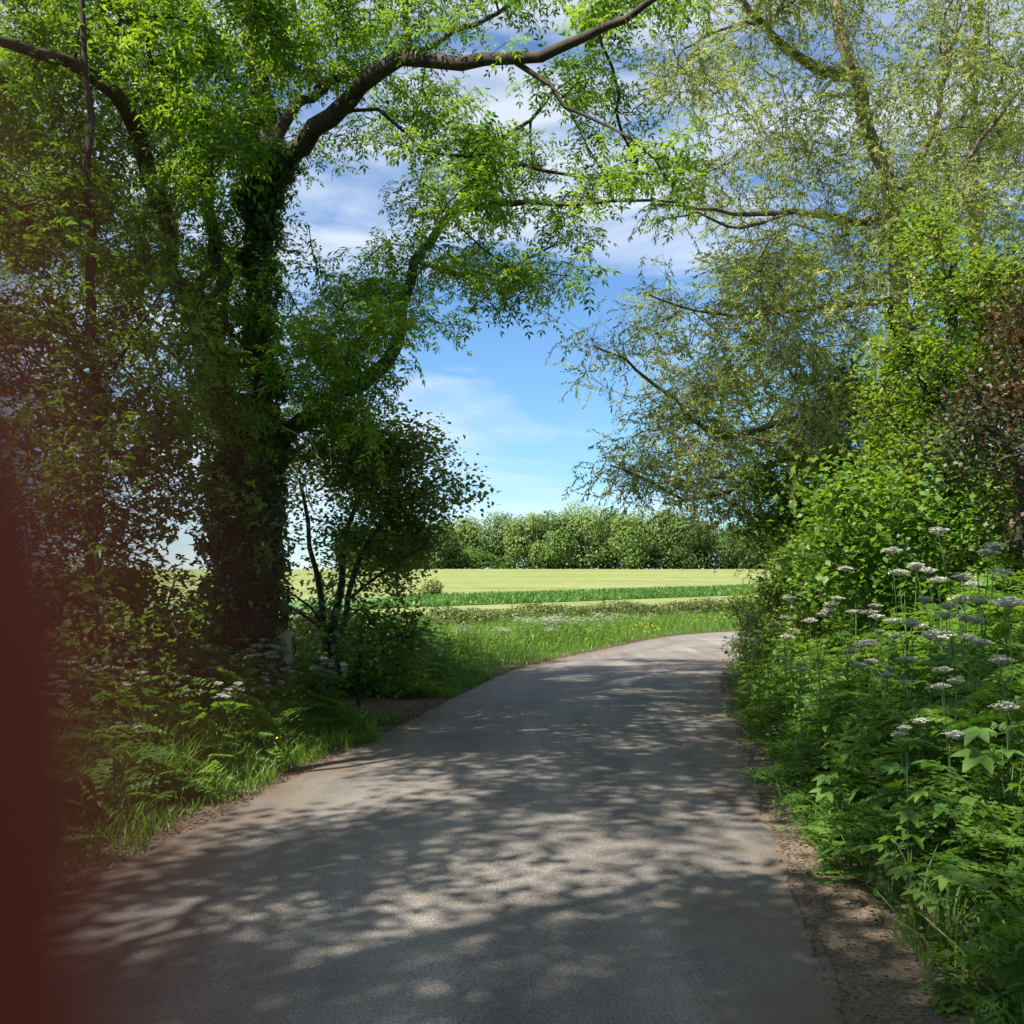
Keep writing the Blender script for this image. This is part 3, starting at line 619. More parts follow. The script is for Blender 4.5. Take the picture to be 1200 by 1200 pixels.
willow('willow_tree', 'big pale olive willow leaning over right side of lane',
    [([(1040, 740, WY), (1035, 620, WY), (1040, 500, WY), (1050, 400, WY), (1052, 300, WY), (1046, 240, WY), (1030, 180, WY - .1), (1012, 130, WY - .2), (998, 80, WY - .3), (985, 40, WY - .3), (970, -60, WY), (960, -250, WY)], .22, .05, False),
     ([(998, 90, WY - .3), (960, 78, WY - .6), (925, 62, WY - .9), (895, 30, WY - 1.2), (868, -5, WY - 1.4), (840, -60, WY - 1.5)], .11, .03, False),
     ([(895, 30, WY - 1.2), (850, 30, WY - 1.3), (815, 52, WY - 1.5), (795, 65, WY - 1.6)], .035, .01, False),
     ([(1050, 255, WY), (1000, 258, WY - .5), (930, 248, WY - 1), (860, 250, WY - 1.5), (800, 240, WY - 2), (760, 240, WY - 2.2)], .08, .012, False),
     ([(930, 248, WY - 1), (870, 268, WY - 1.4), (820, 250, WY - 1.8), (770, 262, WY - 2.2)], .035, .01, False),
     ([(1045, 470, WY), (980, 480, WY - .8), (900, 500, WY - 1.4), (840, 510, WY - 1.8), (790, 470, WY - 2), (730, 420, WY - 2.2), (695, 405, WY - 2.3)], .09, .012, False),
     ([(1035, 600, WY), (960, 540, WY - .8), (900, 545, WY - 1.2), (850, 575, WY - 1.5), (800, 585, WY - 1.8), (760, 565, WY - 2), (715, 545, WY - 2.2)], .08, .012, False),
     ([(900, 545, WY - 1.2), (850, 560, WY - 1), (780, 560, WY - .8), (740, 550, WY - .8)], .03, .01, False),
     ([(1052, 350, WY), (960, 360, WY - .6), (880, 370, WY - 1), (800, 360, WY - 1.4), (760, 345, WY - 1.6)], .06, .012, False),
     ([(1046, 240, WY), (1090, 160, WY + .4), (1110, 80, WY + .8), (1130, -20, WY + 1)], .09, .03, False),
     ([(1052, 320, WY), (1110, 230, WY - .4), (1160, 150, WY - .6), (1200, 100, WY - .8)], .07, .03, False)],
    WR, (WY - 3.6, WY + 3.0), 21)
willow('willow_tree', 'upright willow with straight bare trunk behind the laburnum', 
    [([(1150, 740, 20), (1148, 500, 20), (1143, 300, 20), (1141, 150, 20), (1143, 60, 20), (1150, -120, 20)], .15, .05, False), ([(1143, 260, 20), (1110, 200, 19.6), (1090, 130, 19.4)], .06, .02, False), ([(1143, 200, 20), (1190, 130, 20.2), (1230, 60, 20.4)], .06, .02, False)],
    [(1060, -150, 1300, 0, 2.0), (1060, 0, 1250, 260, 2.3), (1080, 260, 1280, 420, 2)], (18.4, 22), 20)
lab, LT, LC = simple_tree('laburnum_tree', 'bright yellow-green laburnum with hanging yellow blossom above the hedge', 'tree',
    [([(1110, 760, 11), (1108, 600, 11), (1100, 480, 11), (1110, 380, 11), (1120, 300, 11)], .09, .03, False), ([(1100, 480, 11), (1060, 420, 10.8), (1040, 360, 10.6)], .04, .012, False), ([(1110, 380, 11), (1150, 330, 11), (1180, 290, 11)], .04, .012, False)],
    [(1060, 245, 1180, 290, 3.4), (1050, 285, 1200, 350, 3.4), (1040, 350, 1180, 450, 3.6), (1010, 400, 1110, 520, 3.6), (1100, 440, 1250, 560, 2.6), (1020, 520, 1110, 600, 2.6)], (9.8, 12.2), HAZ, 22, .18, M_lab, M_tbark, (.45, .75), (.15, 1))
gf = Geo(); top = LC[(LC[:, 2] > 4.4)]; top = top[rng.choice(len(top), min(26, len(top)), False)]
for c in top:
    n_ = 26; s = U(0, 1, n_); pz = c + np.stack([rng.normal(0, .022, n_) * (1.2 - s), rng.normal(0, .022, n_) * (1.2 - s), -.1 - .2 * s], 1) + rng.normal(0, .12, 3)
    v, f = kite(.022, .02); instance(gf, [sep(v, f)], pz, rotm(U(0, 6.28, n_), U(-1, 1, n_), U(-1, 1, n_)), 1.0, U(0, 1, n_))
gf.build('blossom', M_labf, lab)
simple_tree('red_thorn_tree', 'dull red-brown leaved thorn tree at right edge above the cow parsley', 'tree',
    [([(1200, 720, 9.2), (1195, 600, 9.2), (1185, 480, 9.2), (1190, 380, 9.2)], .07, .02, False), ([(1190, 540, 9.2), (1150, 470, 9), (1130, 430, 9)], .025, .01, False)],
    [(1185, 300, 1330, 360, 2.0), (1160, 350, 1330, 450, 2.2), (1125, 440, 1330, 560, 2.2), (1160, 560, 1330, 620, 1.4)], (8.2, 10.2), HAW, 15, .18, M_red, M_tbark, (.9, 1.3), (0, 1))
simple_tree('dark_hawthorn', 'deep green hawthorn filling the bank under the willow', 'tree',
    [([(1060, 780, 10.5), (1058, 700, 10.5), (1050, 620, 10.5)], .06, .02, False), ([(1060, 760, 10.5), (1110, 690, 10.3), (1150, 640, 10.2)], .04, .015, False), ([(1058, 730, 10.5), (1000, 680, 11), (970, 650, 11.4)], .04, .015, False)],
    [(960, 570, 1080, 700, 4.2), (1080, 560, 1320, 720, 4.0)], (9.2, 12), HAW, 16, .2, M_bank, M_tbark, (1.2, 1.7), (0, .8), zmin=.2)
HB_ = [('big loose green hedge bush on right bank under the willow', [(985, 790, 12.6), (985, 720, 12.6), (980, 660, 12.6)], [(925, 640, 1060, 800, 5.2)], (11.6, 13.6)),
       ('yellowish green hedge bush leaning at the lane edge on right', [(935, 790, 15), (935, 720, 15), (930, 660, 15)], [(885, 655, 990, 790, 5.6), (905, 625, 970, 660, 3)], (14, 16)),
       ('small bright hedge bush nearest the bend on right side', [(885, 780, 19), (890, 720, 19), (890, 680, 19)], [(850, 705, 920, 790, 6.4), (868, 672, 930, 710, 5)], (18, 20.4)),
       ('shaded green bush of the hedge touching the bend of the lane', [(905, 760, 24), (905, 720, 24), (905, 690, 24)], [(858, 690, 960, 755, 6.4), (875, 655, 960, 690, 4)], (22.5, 26))]
for lb, tr_, rc, yr in HB_:
    simple_tree('hedge_bush', lb, 'bush', [(tr_, .03, .01, False), ([tr_[0], (tr_[1][0] - 25, tr_[1][1], tr_[1][2]), (tr_[2][0] - 40, tr_[2][1] + 20, tr_[2][2])], .02, .008, False)], rc, yr, HAZ, 22, .21, M_lab if 'yellowish' in lb else M_hedge, M_tbark, (.45, .8), (0, 1), group='bushes of the right hand hedge', zmin=.03)  # yellowish bush takes a lighter leaf colour that stands in for sunlight

simple_tree('sycamore', 'dense dark green sycamore behind the willow trunk closing the right side', 'tree',
    [([(1120, 740, 15.5), (1120, 600, 15.5), (1125, 450, 15.5), (1130, 330, 15.5)], .14, .04, False), ([(1120, 560, 15.5), (1030, 470, 15.5), (980, 430, 15.5)], .05, .02, False), ([(1122, 520, 15.5), (1190, 430, 15.5)], .05, .02, False)],
    [(890, 540, 1000, 650, 3.4), (960, 430, 1320, 650, 3.2), (1040, 330, 1320, 430, 2.4)], (13.8, 16.8), MAP_, 13, .26, M_maple, M_tbark, (.9, 1.3), (0, .8), zmin=.3)

# trees on both sides just outside the view, whose shade falls across the lane
def ball_pts(c, r_, n_):
    d = rng.normal(0, 1, (n_, 3)); d /= np.linalg.norm(d, axis=1)[:, None]; return np.array(c) + d * np.array(r_) * (U(.25, 1, n_) ** .5)[:, None]
for (bx, by, h_, rr, nc, lb) in ((-4.3, 1.2, 9.2, (4.2, 3.9, 3.0), 53, 'tall roadside tree left of the view shading the near lane'), (-3.9, -2.6, 9.4, (3.6, 3.4, 3.0), 30, 'tall roadside tree behind the viewer shading the near lane'), (-5.0, 6.2, 9.8, (2.3, 2.3, 1.9), 30, 'tall roadside tree left of the slender maple shading the lane'),
     (6.8, 2.6, 8.0, (3.0, 3.4, 3.0), 90, 'roadside tree on right bank just outside the view'), (5.8, -4.5, 8.0, (3.2, 3.2, 3.0), 80, 'roadside tree on right bank behind the viewer')):
    simple_tree('roadside_tree', lb, 'tree', [([(bx, by, 0), (bx + .1, by, 2.5), (bx, by + .1, 4.5), (bx - .1, by, h_)], .16, .05, True), ([(bx, by, 4.2), (bx - 1.2, by + .6, h_ - 2), (bx - 2, by + .8, h_)], .06, .02, True), ([(bx, by, 4.4), (bx + 1.2, by + .5, h_ - 2)], .06, .02, True)],
        [], (0, 0), HAZ, 44, .42, M_maple, M_tbark, (1.1, 1.6), (0, 1), extra=ball_pts((bx + .3, by, h_), rr, nc))

# ------------------------------------------------------------------ far wood, field bush, field hedge
def blob_tree(name, label, cat, x, y, h_, wd, nq, q, mat_, trunk_m, group=None, low=.12, tr=(0, 1), nb=16, trunk=True):
    z = float(gz(x, y)); root = thing(name, label, cat, (x, y, z), group); g = Geo(); gt = Geo()
    tb = U(*tr) * .85
    ph = U(0, 6.28, nb); hh = np.linspace(low + .12, .9, nb) + U(-.05, .05, nb); prof_ = np.sin(np.clip((hh - low) / (1.02 - low), 0, 1) * math.pi) ** .6
    cx = np.stack([np.cos(ph) * prof_ * wd * U(.15, .36, nb), np.sin(ph) * prof_ * wd * U(.15, .36, nb), hh * h_ * .95], 1); br = wd * U(.15, .29, nb)
    i = rng.choice(nb, nq, p=br ** 2 / (br ** 2).sum()); d = rng.normal(0, 1, (nq, 3)); d /= np.linalg.norm(d, axis=1)[:, None]
    pos = np.array((x, y, z)) + cx[i] + d * (br[i] * U(.55, 1.08, nq))[:, None]
    ok = pos[:, 2] > z + low * h_ * U(.2, 1, nq); pos, d, i = pos[ok], d[ok], i[ok]; n_ = len(pos)
    nrm = .85 * d + np.array((0, 0, .3)) + rng.normal(0, .38, (n_, 3)); nrm /= np.linalg.norm(nrm, axis=1)[:, None]
    yaw = np.arctan2(nrm[:, 0], -nrm[:, 1]); pit = np.arccos(np.clip(nrm[:, 2], -1, 1))
    v, f = kite(q, q * .8); v = v - np.array((0, q / 2, 0)); tv_ = U(0, .38, nb)[i]
    instance(g, [sep(v, f)], pos, rotm(yaw, pit, U(0, 6.28, n_) * 0 + rng.normal(0, .2, n_)), U(.6, 1.3, n_), np.clip(tb + tv_ + rng.normal(0, .07, n_), 0, 1.1))
    if trunk:
        tube(gt, [(x, y, z - .3), (x + .1, y, z + h_ * .3), (x, y, z + h_ * .7)], [h_ * .028, h_ * .022, h_ * .008], 6)
        for e in range(5):
            a_ = U(0, 6.28); tube(gt, [(x, y, z + h_ * (.2 + .07 * e)), (x + math.cos(a_) * wd * .2, y + math.sin(a_) * wd * .2, z + h_ * (.42 + .07 * e)), (x + math.cos(a_) * wd * .3, y + math.sin(a_) * wd * .3, z + h_ * (.55 + .07 * e))], [h_ * .012, h_ * .008, h_ * .003], 4)
        gt.build('trunk', trunk_m, root, True)
    g.build('crown', mat_, root); return root
WOOD = [(418, 617, 40, .3), (455, 614, 46, .5), (492, 611, 42, .7), (522, 612, 38, .3), (552, 606, 46, .6), (588, 604, 48, .4), (620, 603, 46, .85), (652, 604, 44, .45), (682, 597, 52, .8), (712, 601, 40, .2), (738, 604, 38, .6), (766, 600, 56, .75), (800, 606, 40, .25), (829, 612, 34, .9), (856, 622, 42, .15), (886, 608, 52, .5), (924, 604, 50, .4)]
WL = ['hidden end tree of far wood behind the dark hawthorn', 'mid green tree of far wood partly behind hawthorn leaves', 'soft green tree of far wood just right of the hawthorn', 'darker narrow tree of far wood above the round field bush', 'broad tree of far wood left of the open sky centre', 'even topped green tree in left half of far wood', 'light green tree of far wood under the blue gap', 'darker round tree left of the tallest far tree', 'tallest light crowned tree in middle of far wood', 'small dark tree right of the tallest far tree', 'narrow tree left of the broad domed far tree', 'broad domed pale tree in right half of far wood', 'dark tree at right shoulder of the domed far tree', 'thin pale see-through tree of far wood under willow tips', 'low dark round tree of far wood near the hedge', 'green tree of far wood half behind the right hedge', 'last far wood tree hidden behind the right hedge']
M_fdark = leafmat('dark_wood_leaf', (.035, .08, .02), (.12, .185, .05), .3, .7, trc=(1.5, 1.5, .9), spec=.12)
M_fpale = leafmat('pale_wood_leaf', (.065, .125, .03), (.185, .25, .08), .35, .7, trc=(1.5, 1.5, .9), spec=.12)
for (px, py, wpx, tn), lb in zip(WOOD, WL):
    Yd = 208 + U(-4, 6); p = at(px, py, Yd); z = float(gz(p[0], p[1])); h_ = p[2] - z
    blob_tree('wood_tree', lb, 'tree', p[0], Yd + U(-5, 5), h_ * U(.93, 1.06), wpx / F * Yd * U(1.4, 1.75), 7000 if tn < .88 else 1800, .5, M_fdark if tn < .35 else M_fpale if tn > .72 else M_far, M_tbark, 'trees of the far wood', .06 if tn < .88 else .2, (max(0, tn - .2), min(1, tn + .2)), 12)
g = Geo(); n_ = 14000; x = U(-34, 66, n_); y = 206 + rng.normal(0, 1.6, n_); z = gz(x, y) + U(0, 1, n_) ** 1.2 * (3.2 + .8 * np.sin(x * .7))
v, f = kite(.6, .5); instance(g, [sep(v, f)], np.stack([x, y, z], 1), rotm(U(0, 6.28, n_), U(-.3, 1.4, n_), U(-.5, .5, n_)), U(.6, 1.2, n_), U(-.1, .4, n_))
tag(g.build('undergrowth', M_far), 'dark shrubby undergrowth along the foot of far wood', 'undergrowth', kind='stuff')
p = onground(507, 700)
blob_tree('field_bush', 'lone round olive bush at edge of green strip in the field', 'bush', p[0], p[1], 27 / 1200 * p[1] * .66, 27 / 1200 * p[1] * 1.2, 2600, .16, leafmat('field_bush_leaf', (.13, .16, .045), (.26, .28, .095), .35, .6, trc=(1.5, 1.5, .9)), M_tbark, None, .0, (.3, .8), 14, False)
# crop of the green strip
g = Geo(); n_ = 26000; u_, t_ = U(.2, .8, n_), U(0, 1, n_); qx = np.interp(u_, np.linspace(0, 1, 60), sb[:, 0]) * (1 - t_) + np.interp(u_, np.linspace(0, 1, 60), st[:, 0]) * t_; qy = np.interp(u_, np.linspace(0, 1, 60), sb[:, 1]) * (1 - t_) + np.interp(u_, np.linspace(0, 1, 60), st[:, 1]) * t_
grass(g, qx, qy, .36, .10, .4); tag(g.build('strip_grass', M_crop), 'uncut bright green grass of the strip across the field', 'grass', kind='stuff')
# low clipped hedge between far verge and field
hx = resample(HB[4:11], .5); hroot = thing('field_hedge', 'low brownish green hedge between the far verge and hay field', 'hedge', (hx[0][0], hx[0][1], 0))
g = Geo(); n_ = 60000; i = rng.integers(0, len(hx), n_); ii = (rng.uniform(0, 1, n_) ** 1.0 * min(len(hx) - 1, 75)).astype(int)
x = hx[ii, 0] + rng.normal(0, .33, n_) + U(-.3, .3, n_); y = hx[ii, 1] + rng.normal(0, .30, n_); hh = .52 + .09 * np.sin(ii * .6) + .1 * np.sin(ii * 1.7); z = gz(x, y) + hh * U(0, 1, n_) ** .6 + U(0, .1, n_)
v, f = kite(.075, .055); instance(g, [sep(v, f)], np.stack([x, y, z], 1), rotm(U(0, 6.28, n_), U(-1, 1, n_), U(-1, 1, n_)), U(.7, 1.4, n_), U(0, 1, n_)); g.build('foliage', M_fhedge, hroot)

# ------------------------------------------------------------------ verges: grass, nettles, cow parsley, buttercups
def scatter(n_, xr, yr, cond):
    x = U(*xr, n_); y = U(*yr, n_); s, a = lane(x, y); ok = cond(s, x, y); return x[ok], y[ok], s[ok]
edgeL = lambda x, y: HW + .08 + .16 * wob(x, y, 1.3) + .1 * wob(x, y, 4)
inview = lambda x, y: np.abs(x) < y * .56 + 1.2
notgap = lambda s, y: ~((y > 11.9 + .2 * np.sin(s * 3)) & (y < 14.3) & (s < 0) & (s > -HW - 1.9))
g = Geo()
x, y, s = scatter(150000, (-9, 1), (4, 17), lambda s, x, y: (-s > edgeL(x, y)) & (-s < HW + 3.4) & inview(x, y) & notgap(s, y)); hgt_ = .14 + .26 * sst(.1, 1.0, -s - HW) + .1 * wob(x, y, 2)
grass(g, x, y, np.clip(hgt_, .08, .6), .007 + .0004 * y, .55, None, (0, .9))
x, y, s = scatter(60000, (-5, 13), (14, 40), lambda s, x, y: (-s > edgeL(x, y)) & (-s < HW + 4.5) & inview(x, y) & (y < hb(x) - .4) & notgap(s, y)); hgt_ = .14 + .32 * sst(.1, 1.4, -s - HW) + .1 * wob(x, y, 2)
grass(g, x, y, np.clip(hgt_, .08, .6), .014, .5, None, (.1, 1.1))
tag(g.build('verge_grass', M_grass), 'long lush grass of the left verge', 'grass', kind='stuff')
g = Geo()
x, y, s = scatter(30000, (1, 7), (2.6, 14), lambda s, x, y: (s > HW + .55 + .25 * wob(x, y, 1.5) - .4 * sst(4.6, 7.5, y)) & (s < HW + 2.2) & inview(x, y) & (rng.random(len(x)) < np.where(y < 6.2, .9, .22)))
grass(g, x, y, np.where(y < 5, .34, .26) + .12 * wob(x, y, 1.1), .009, .9, None, (0, .9))
tag(g.build('bank_grass', M_grass), 'long arching grass along the foot of right bank', 'grass', kind='stuff')
# thin field-edge grass with dock behind the left verge
g = Geo(); x, y, s = scatter(26000, (-16, 6), (15, 38), lambda s, x, y: (np.abs(y - hb(x) - .5) < 2.2) & inview(x, y)); grass(g, x, y, .42, .016, .4, None, (.5, 1.6)); tag(g.build('field_edge_grass', M_crop), 'tall yellowing grass along the edge of the hay field', 'grass', kind='stuff')

def mass(name, label, tpls, n_, xr, yr, cond, mat_, size=(.8, 1.25), tr=(0, .8), lean=.25, sink=.05):
    g = Geo(); x, y, s = scatter(n_, xr, yr, cond); z = gz(x, y) - sink
    instance(g, tpls, np.stack([x, y, z], 1), rotm(U(0, 6.28, len(x)), rng.normal(0, lean, len(x)), rng.normal(0, lean, len(x))), U(*size, len(x)), U(*tr, len(x)))
    return tag(g.build(name, mat_), label, 'undergrowth', kind='stuff')
edgeR = lambda x, y: HW + .62 + .22 * wob(x, y, 1.3, .5) + .12 * wob(x, y, 3.7) - .42 * sst(4.6, 7.5, y)
mass('bank_undergrowth', 'dense nettles and leafy weeds covering the right bank', NET, 8500, (1, 12), (2.8, 27), lambda s, x, y: (s > edgeR(x, y) + .25) & (s < HW + 4.6) & inview(x, y), M_bank, (.75, 1.25), (0, .9), .22)
mass('bank_seedlings', 'small leafy weeds spilling onto the dirt edge of right bank', NET, 4200, (1, 9), (2.8, 20), lambda s, x, y: (s > edgeR(x, y) - .12) & (s < edgeR(x, y) + .5) & inview(x, y), M_bank, (.25, .5), (0, 1), .35, .02)
mass('verge_undergrowth', 'nettles and brambles thick along the back of left verge', NET, 5200, (-9, 3), (6, 30), lambda s, x, y: (-s > HW + np.where(y > 14, .6, 1.0) + .4 * wob(x, y, .9)) & (-s < HW + 4.2) & inview(x, y) & notgap(s, y) & (y < hb(x)) & ((y > 13.5) | (-s > HW + 2)) & ((y < 19) | (wob(x, y, .8) > .05)), M_bank, (.55, .95), (0, .9), .2)
# ferny cow parsley leaves in both verges
for nm, lb, nn, xr, yr, cond, hr in (('bank_fronds', 'ferny cow parsley leaves among the weeds on right bank', 4200, (1, 9), (3, 16), lambda s, x, y: (s > edgeR(x, y) + .1) & (s < HW + 3.6) & inview(x, y), (.2, 1.05)),
                                     ('verge_fronds', 'ferny cow parsley leaves among the long grass of left verge', 1300, (-8, 1), (5, 18), lambda s, x, y: (-s > HW + .5) & (-s < HW + 3) & inview(x, y) & notgap(s, y), (.15, .6))):
    g = Geo(); x, y, s = scatter(nn * 4, xr, yr, cond); x, y, s = x[:nn], y[:nn], s[:nn]; z = gz(x, y) + U(*hr, len(x)) * sst(0, .8, np.abs(s) - HW - .3)
    instance(g, FRO, np.stack([x, y, z], 1), rotm(np.where(s > 0, math.pi / 2, -math.pi / 2) + rng.normal(0, 1.1, len(x)), U(-.2, .5, len(x)), rng.normal(0, .3, len(x))), U(.7, 1.2, len(x)), U(0, 1, len(x)))
    tag(g.build(nm, M_frond), lb, 'undergrowth', kind='stuff')
# dead leaves and grit in the gutters
g = Geo(); n_ = 32000; ia = rng.integers(0, 110, n_); sd_ = np.where(rng.random(n_) < .55, -1, 1); off = HW - .02 + np.abs(rng.normal(0, .22, n_)) * np.where(sd_ > 0, 2.0, 1); p2 = CL[ia] + nr[ia] * (off * sd_)[:, None] + tg[ia] * U(-.2, .2, n_)[:, None]
v, f = kite(.045, .03, .25, .1); instance(g, [sep(v, f)], np.stack([p2[:, 0], p2[:, 1], np.maximum(gz(p2[:, 0], p2[:, 1]), .01) + .008], 1), rotm(U(0, 6.28, n_), U(-.25, .25, n_), U(-.3, .3, n_)), U(.2, .75, n_), U(0, 1, n_) ** 1.6)
tag(g.build('fallen_leaves', M_dead), 'dry brown leaf litter along both edges of the lane', 'leaves', kind='stuff')

# cow parsley plants
def umbel(r_=.05, n_=11, fl=9):
    T = Tpl(); v, f = kite(.013, .012, 0, 0); v = v - np.array((0, .006, 0))
    for k in range(n_):
        a_ = k * 2.4; q = r_ * math.sqrt((k + .5) / n_); c = np.array((math.cos(a_) * q, math.sin(a_) * q, -.35 * q * q / r_ + U(-.004, .004)))
        for e in range(fl):
            T.put(v, f, rotm(U(0, 6.28), U(-.4, .4), U(-.4, .4)), c + np.array((*rng.normal(0, .007, 2), U(-.003, .003))), U(.7, 1.2), t=U(0, 1))
    return T
def parsley(h_, heads, label, grp, big=1.0):
    root = thing('cow_parsley', label, 'cow parsley', (0, 0, 0), grp); g = Geo(); gf = Geo(); hd = []
    lx, ly = U(-.12, .12, 2); tube(g, [(0, 0, -.1), (lx * .3, ly * .3, h_ * .5), (lx, ly, h_ * .82)], [.006, .005, .003], 5)
    for k in range(heads):
        a_ = k * 2.4 + U(-.3, .3); rr = .05 + .16 * U(.3, 1) * (k > 0); z0 = h_ * U(.45, .7); zt = h_ * U(.86, 1.02)
        e = np.array((lx + math.cos(a_) * rr, ly + math.sin(a_) * rr, zt)); s0 = np.array((lx * z0 / h_, ly * z0 / h_, z0))
        tube(g, [s0, (s0 + e) / 2 + (math.cos(a_) * rr * .25, math.sin(a_) * rr * .25, 0), e - (0, 0, .04)], [.003, .0025, .002], 4)
        U_ = umbel(U(.035, .055) * big, int(11 + 6 * (big > 1)), 9)
        for q in range(0, len(U_.v), 4):
            c = U_.v[q]; d = np.array((.0012, 0, 0)); U_.put([np.array((-.0012, 0, -.04)), np.array((.0012, 0, -.04)), c + d, c - d], [(0, 1, 2, 3)], t=0)
        hd.append((U_, e))
    for k in range(4):
        instance(gf, FRO, [(lx * .2, ly * .2, h_ * U(.15, .5))], rotm(np.array([U(0, 6.28)]), np.array([U(-.1, .5)]), np.array([0.])), U(.7, 1.0), U(0, 1))
    g.build('stem', M_stem, root, True); gf.build('foliage', M_frond, root)
    for U_, e in hd:
        q = Geo(); q.add(U_.v + e, U_.f, U_.t); q.build('flower_head', M_white, root)
    return root
def copy_thing(src, loc, rz, s_, label):
    r_ = src.copy(); col.objects.link(r_); r_.location = loc; r_.rotation_euler = (0, 0, rz); r_.scale = (s_,) * 3; r_['label'] = label
    for ch in src.children: c = ch.copy(); col.objects.link(c); c.parent = r_
    return r_
LR = 'white cow parsley in dark weeds on right bank'
protoR = [parsley(1.25, 3, LR, 'cow parsley on the right bank', 1.25), parsley(1.1, 2, LR, 'cow parsley on the right bank', 1.4), parsley(1.35, 4, LR, 'cow parsley on the right bank', 1.1)]
RPX = [(1150, 618, 6.6, 'tallest cow parsley reaching above the others on right bank'), (1185, 690, 4.6, 'sunlit cow parsley at right edge at eye height'), (1180, 748, 4.4, 'creamy yellowish cow parsley at right edge below the sunlit one'), (1060, 838, 5.0, 'lacy many-headed cow parsley leaning out over big leaves'), (1180, 815, 4.3, None), (985, 692, 8.2, None), (960, 700, 8.4, None), (1070, 720, 6.6, None), (1100, 650, 7.4, None), (1060, 645, 7.6, None), (1130, 665, 6.8, None), (1030, 700, 7.2, None), (900, 720, 10.5, None), (920, 718, 10.2, None), (940, 765, 8.0, None), (1010, 760, 7.0, None), (1090, 735, 6.2, None), (1120, 690, 6.2, None), (1140, 725, 5.6, None), (1175, 660, 6.0, None), (905, 850, 8.2, 'single cow parsley at the lane edge low on right bank'), (880, 740, 11.5, None), (1000, 640, 9.4, None), (1050, 775, 6.0, None), (1110, 780, 5.4, None), (950, 720, 9.0, None), (1040, 730, 7.4, None)]
used = [0, 0, 0]
for i, (px, py, Yd, lb) in enumerate(RPX):
    k_ = i % 3; p = at(px, py, Yd); z = float(gz(p[0], p[1])); hgt_ = [1.25, 1.1, 1.35][k_]; s_ = max(.3, (p[2] - z)) / hgt_; z2 = z
    if s_ > 1.35: s_ = 1.35
    if s_ * hgt_ < p[2] - z: z2 = p[2] - s_ * hgt_
    if used[k_] == 0: r_ = protoR[k_]; r_.location = (p[0], p[1], z2); r_.scale = (s_,) * 3; r_['label'] = lb or LR; used[k_] = 1
    else: copy_thing(protoR[k_], (p[0], p[1], z2), U(0, 6.28), s_, lb or LR)
LV = 'white cow parsley among long grass on left verge'
protoL = [parsley(.75, 7, LV, 'cow parsley on the left verge', .9), parsley(.65, 6, LV, 'cow parsley on the left verge', .8)]
x, y, s = scatter(900, (-7, 0), (7, 17), lambda s, x, y: (-s > HW + .7) & (-s < HW + 2.8) & (np.abs(x) < .5 * y) & notgap(s, y))
for i in range(min(95, len(x))):
    src = protoL[i % 2]; loc = (x[i], y[i], float(gz(x[i], y[i])))
    if i < 2: src.location = loc
    else: copy_thing(src, loc, U(0, 6.28), U(.7, 1.15), LV)
LF = 'white cow parsley in the far verge before the field hedge'
protoF = [parsley(.8, 7, LF, 'cow parsley of the far verge', 1.3)]
n_ = 0
for i in range(58):
    px = U(580, 770) if i < 46 else U(480, 860); q = onground(px, np.interp(px, [480, 560, 640, 760, 860], [775, 765, 752, 738, 730]) + rng.normal(0, 3))
    loc = (q[0], q[1], float(gz(q[0], q[1])))
    s_, _ = lane(q[0], q[1])
    if -s_[0] < HW + .7: continue
    if n_ == 0: protoF[0].location = loc; protoF[0].scale = (.7,) * 3
    else: copy_thing(protoF[0], loc, U(0, 6.28), U(.5, .85), LF)
    n_ += 1
# buttercups: yellow dots in the verges
g = Geo(); v, f = kite(.022, .022, .2, 0); v = v - np.array((0, .011, 0)); gs = Geo()
pts = []
for (px, py, sx_, sy_, n_) in ((755, 742, 14, 4, 42), (832, 733, 12, 3, 24), (160, 850, 40, 18, 60), (330, 840, 60, 18, 12), (215, 880, 60, 20, 12)):
    for k in range(n_):
        q = onground(px + rng.normal(0, sx_), py + abs(rng.normal(0, sy_)) + 6); pts.append((q[0], q[1], float(gz(q[0], q[1])) + U(.28, .5)))
pts = np.array(pts); ss = np.where(pts[:, 1] > 20, 1.6, 1.0)
for e in range(3): instance(g, [sep(v, f)], pts, rotm(U(0, 6.28, len(pts)), U(-.9, .9, len(pts)), U(-.9, .9, len(pts))), ss, U(0, 1, len(pts)))
tag(g.build('buttercups', M_yel), 'yellow buttercup flowers dotted through the verges', 'flowers', kind='stuff')
# broad-leaved plants in the right foreground
def broad(n_, h_, r_, label):
    root = thing('broad_leaved_plant', label, 'plant', (0, 0, 0), 'broad leaved plants on the right bank'); gs_ = Geo()
    for k in range(n_):
        a_ = k * 2.4 + U(-.4, .4); hh = h_ * U(.5, 1); rr = r_ * U(.4, 1); e = np.array((math.cos(a_) * rr, math.sin(a_) * rr, hh)); tube(gs_, [(0, 0, -.05), (e[0] * .4, e[1] * .4, hh * .7), e], [.0035, .003, .002], 5)
        v, f = lobed(U(.08, .13), 5); q = Geo(); q.add(v @ rotm(a_ - math.pi / 2, U(-.5, .05), U(-.3, .3)).T + e, f, U(.1, .9)); q.build('leaf', M_frond, root)
    gs_.build('stem', M_stem, root, True); return root
bp = [broad(12, .5, .28, ''), broad(10, .4, .24, '')]
BL = [(1040, 935, 5.2, 'broad-leaved plant with pale lobed leaves under the lacy cow parsley'), (1075, 960, 4.8, 'broad-leaved plant in deep shade right of the lacy cow parsley'), (1180, 850, 4.3, 'broad-leaved plant with sunny leaves at right edge of the bank'), (1110, 1020, 4.4, 'dark broad-leaved plant low above the arching grass'), (985, 925, 6.4, 'small broad-leaved plant near the lane edge on right'), (1140, 900, 4.8, 'broad-leaved plant behind the arching grass at right')]
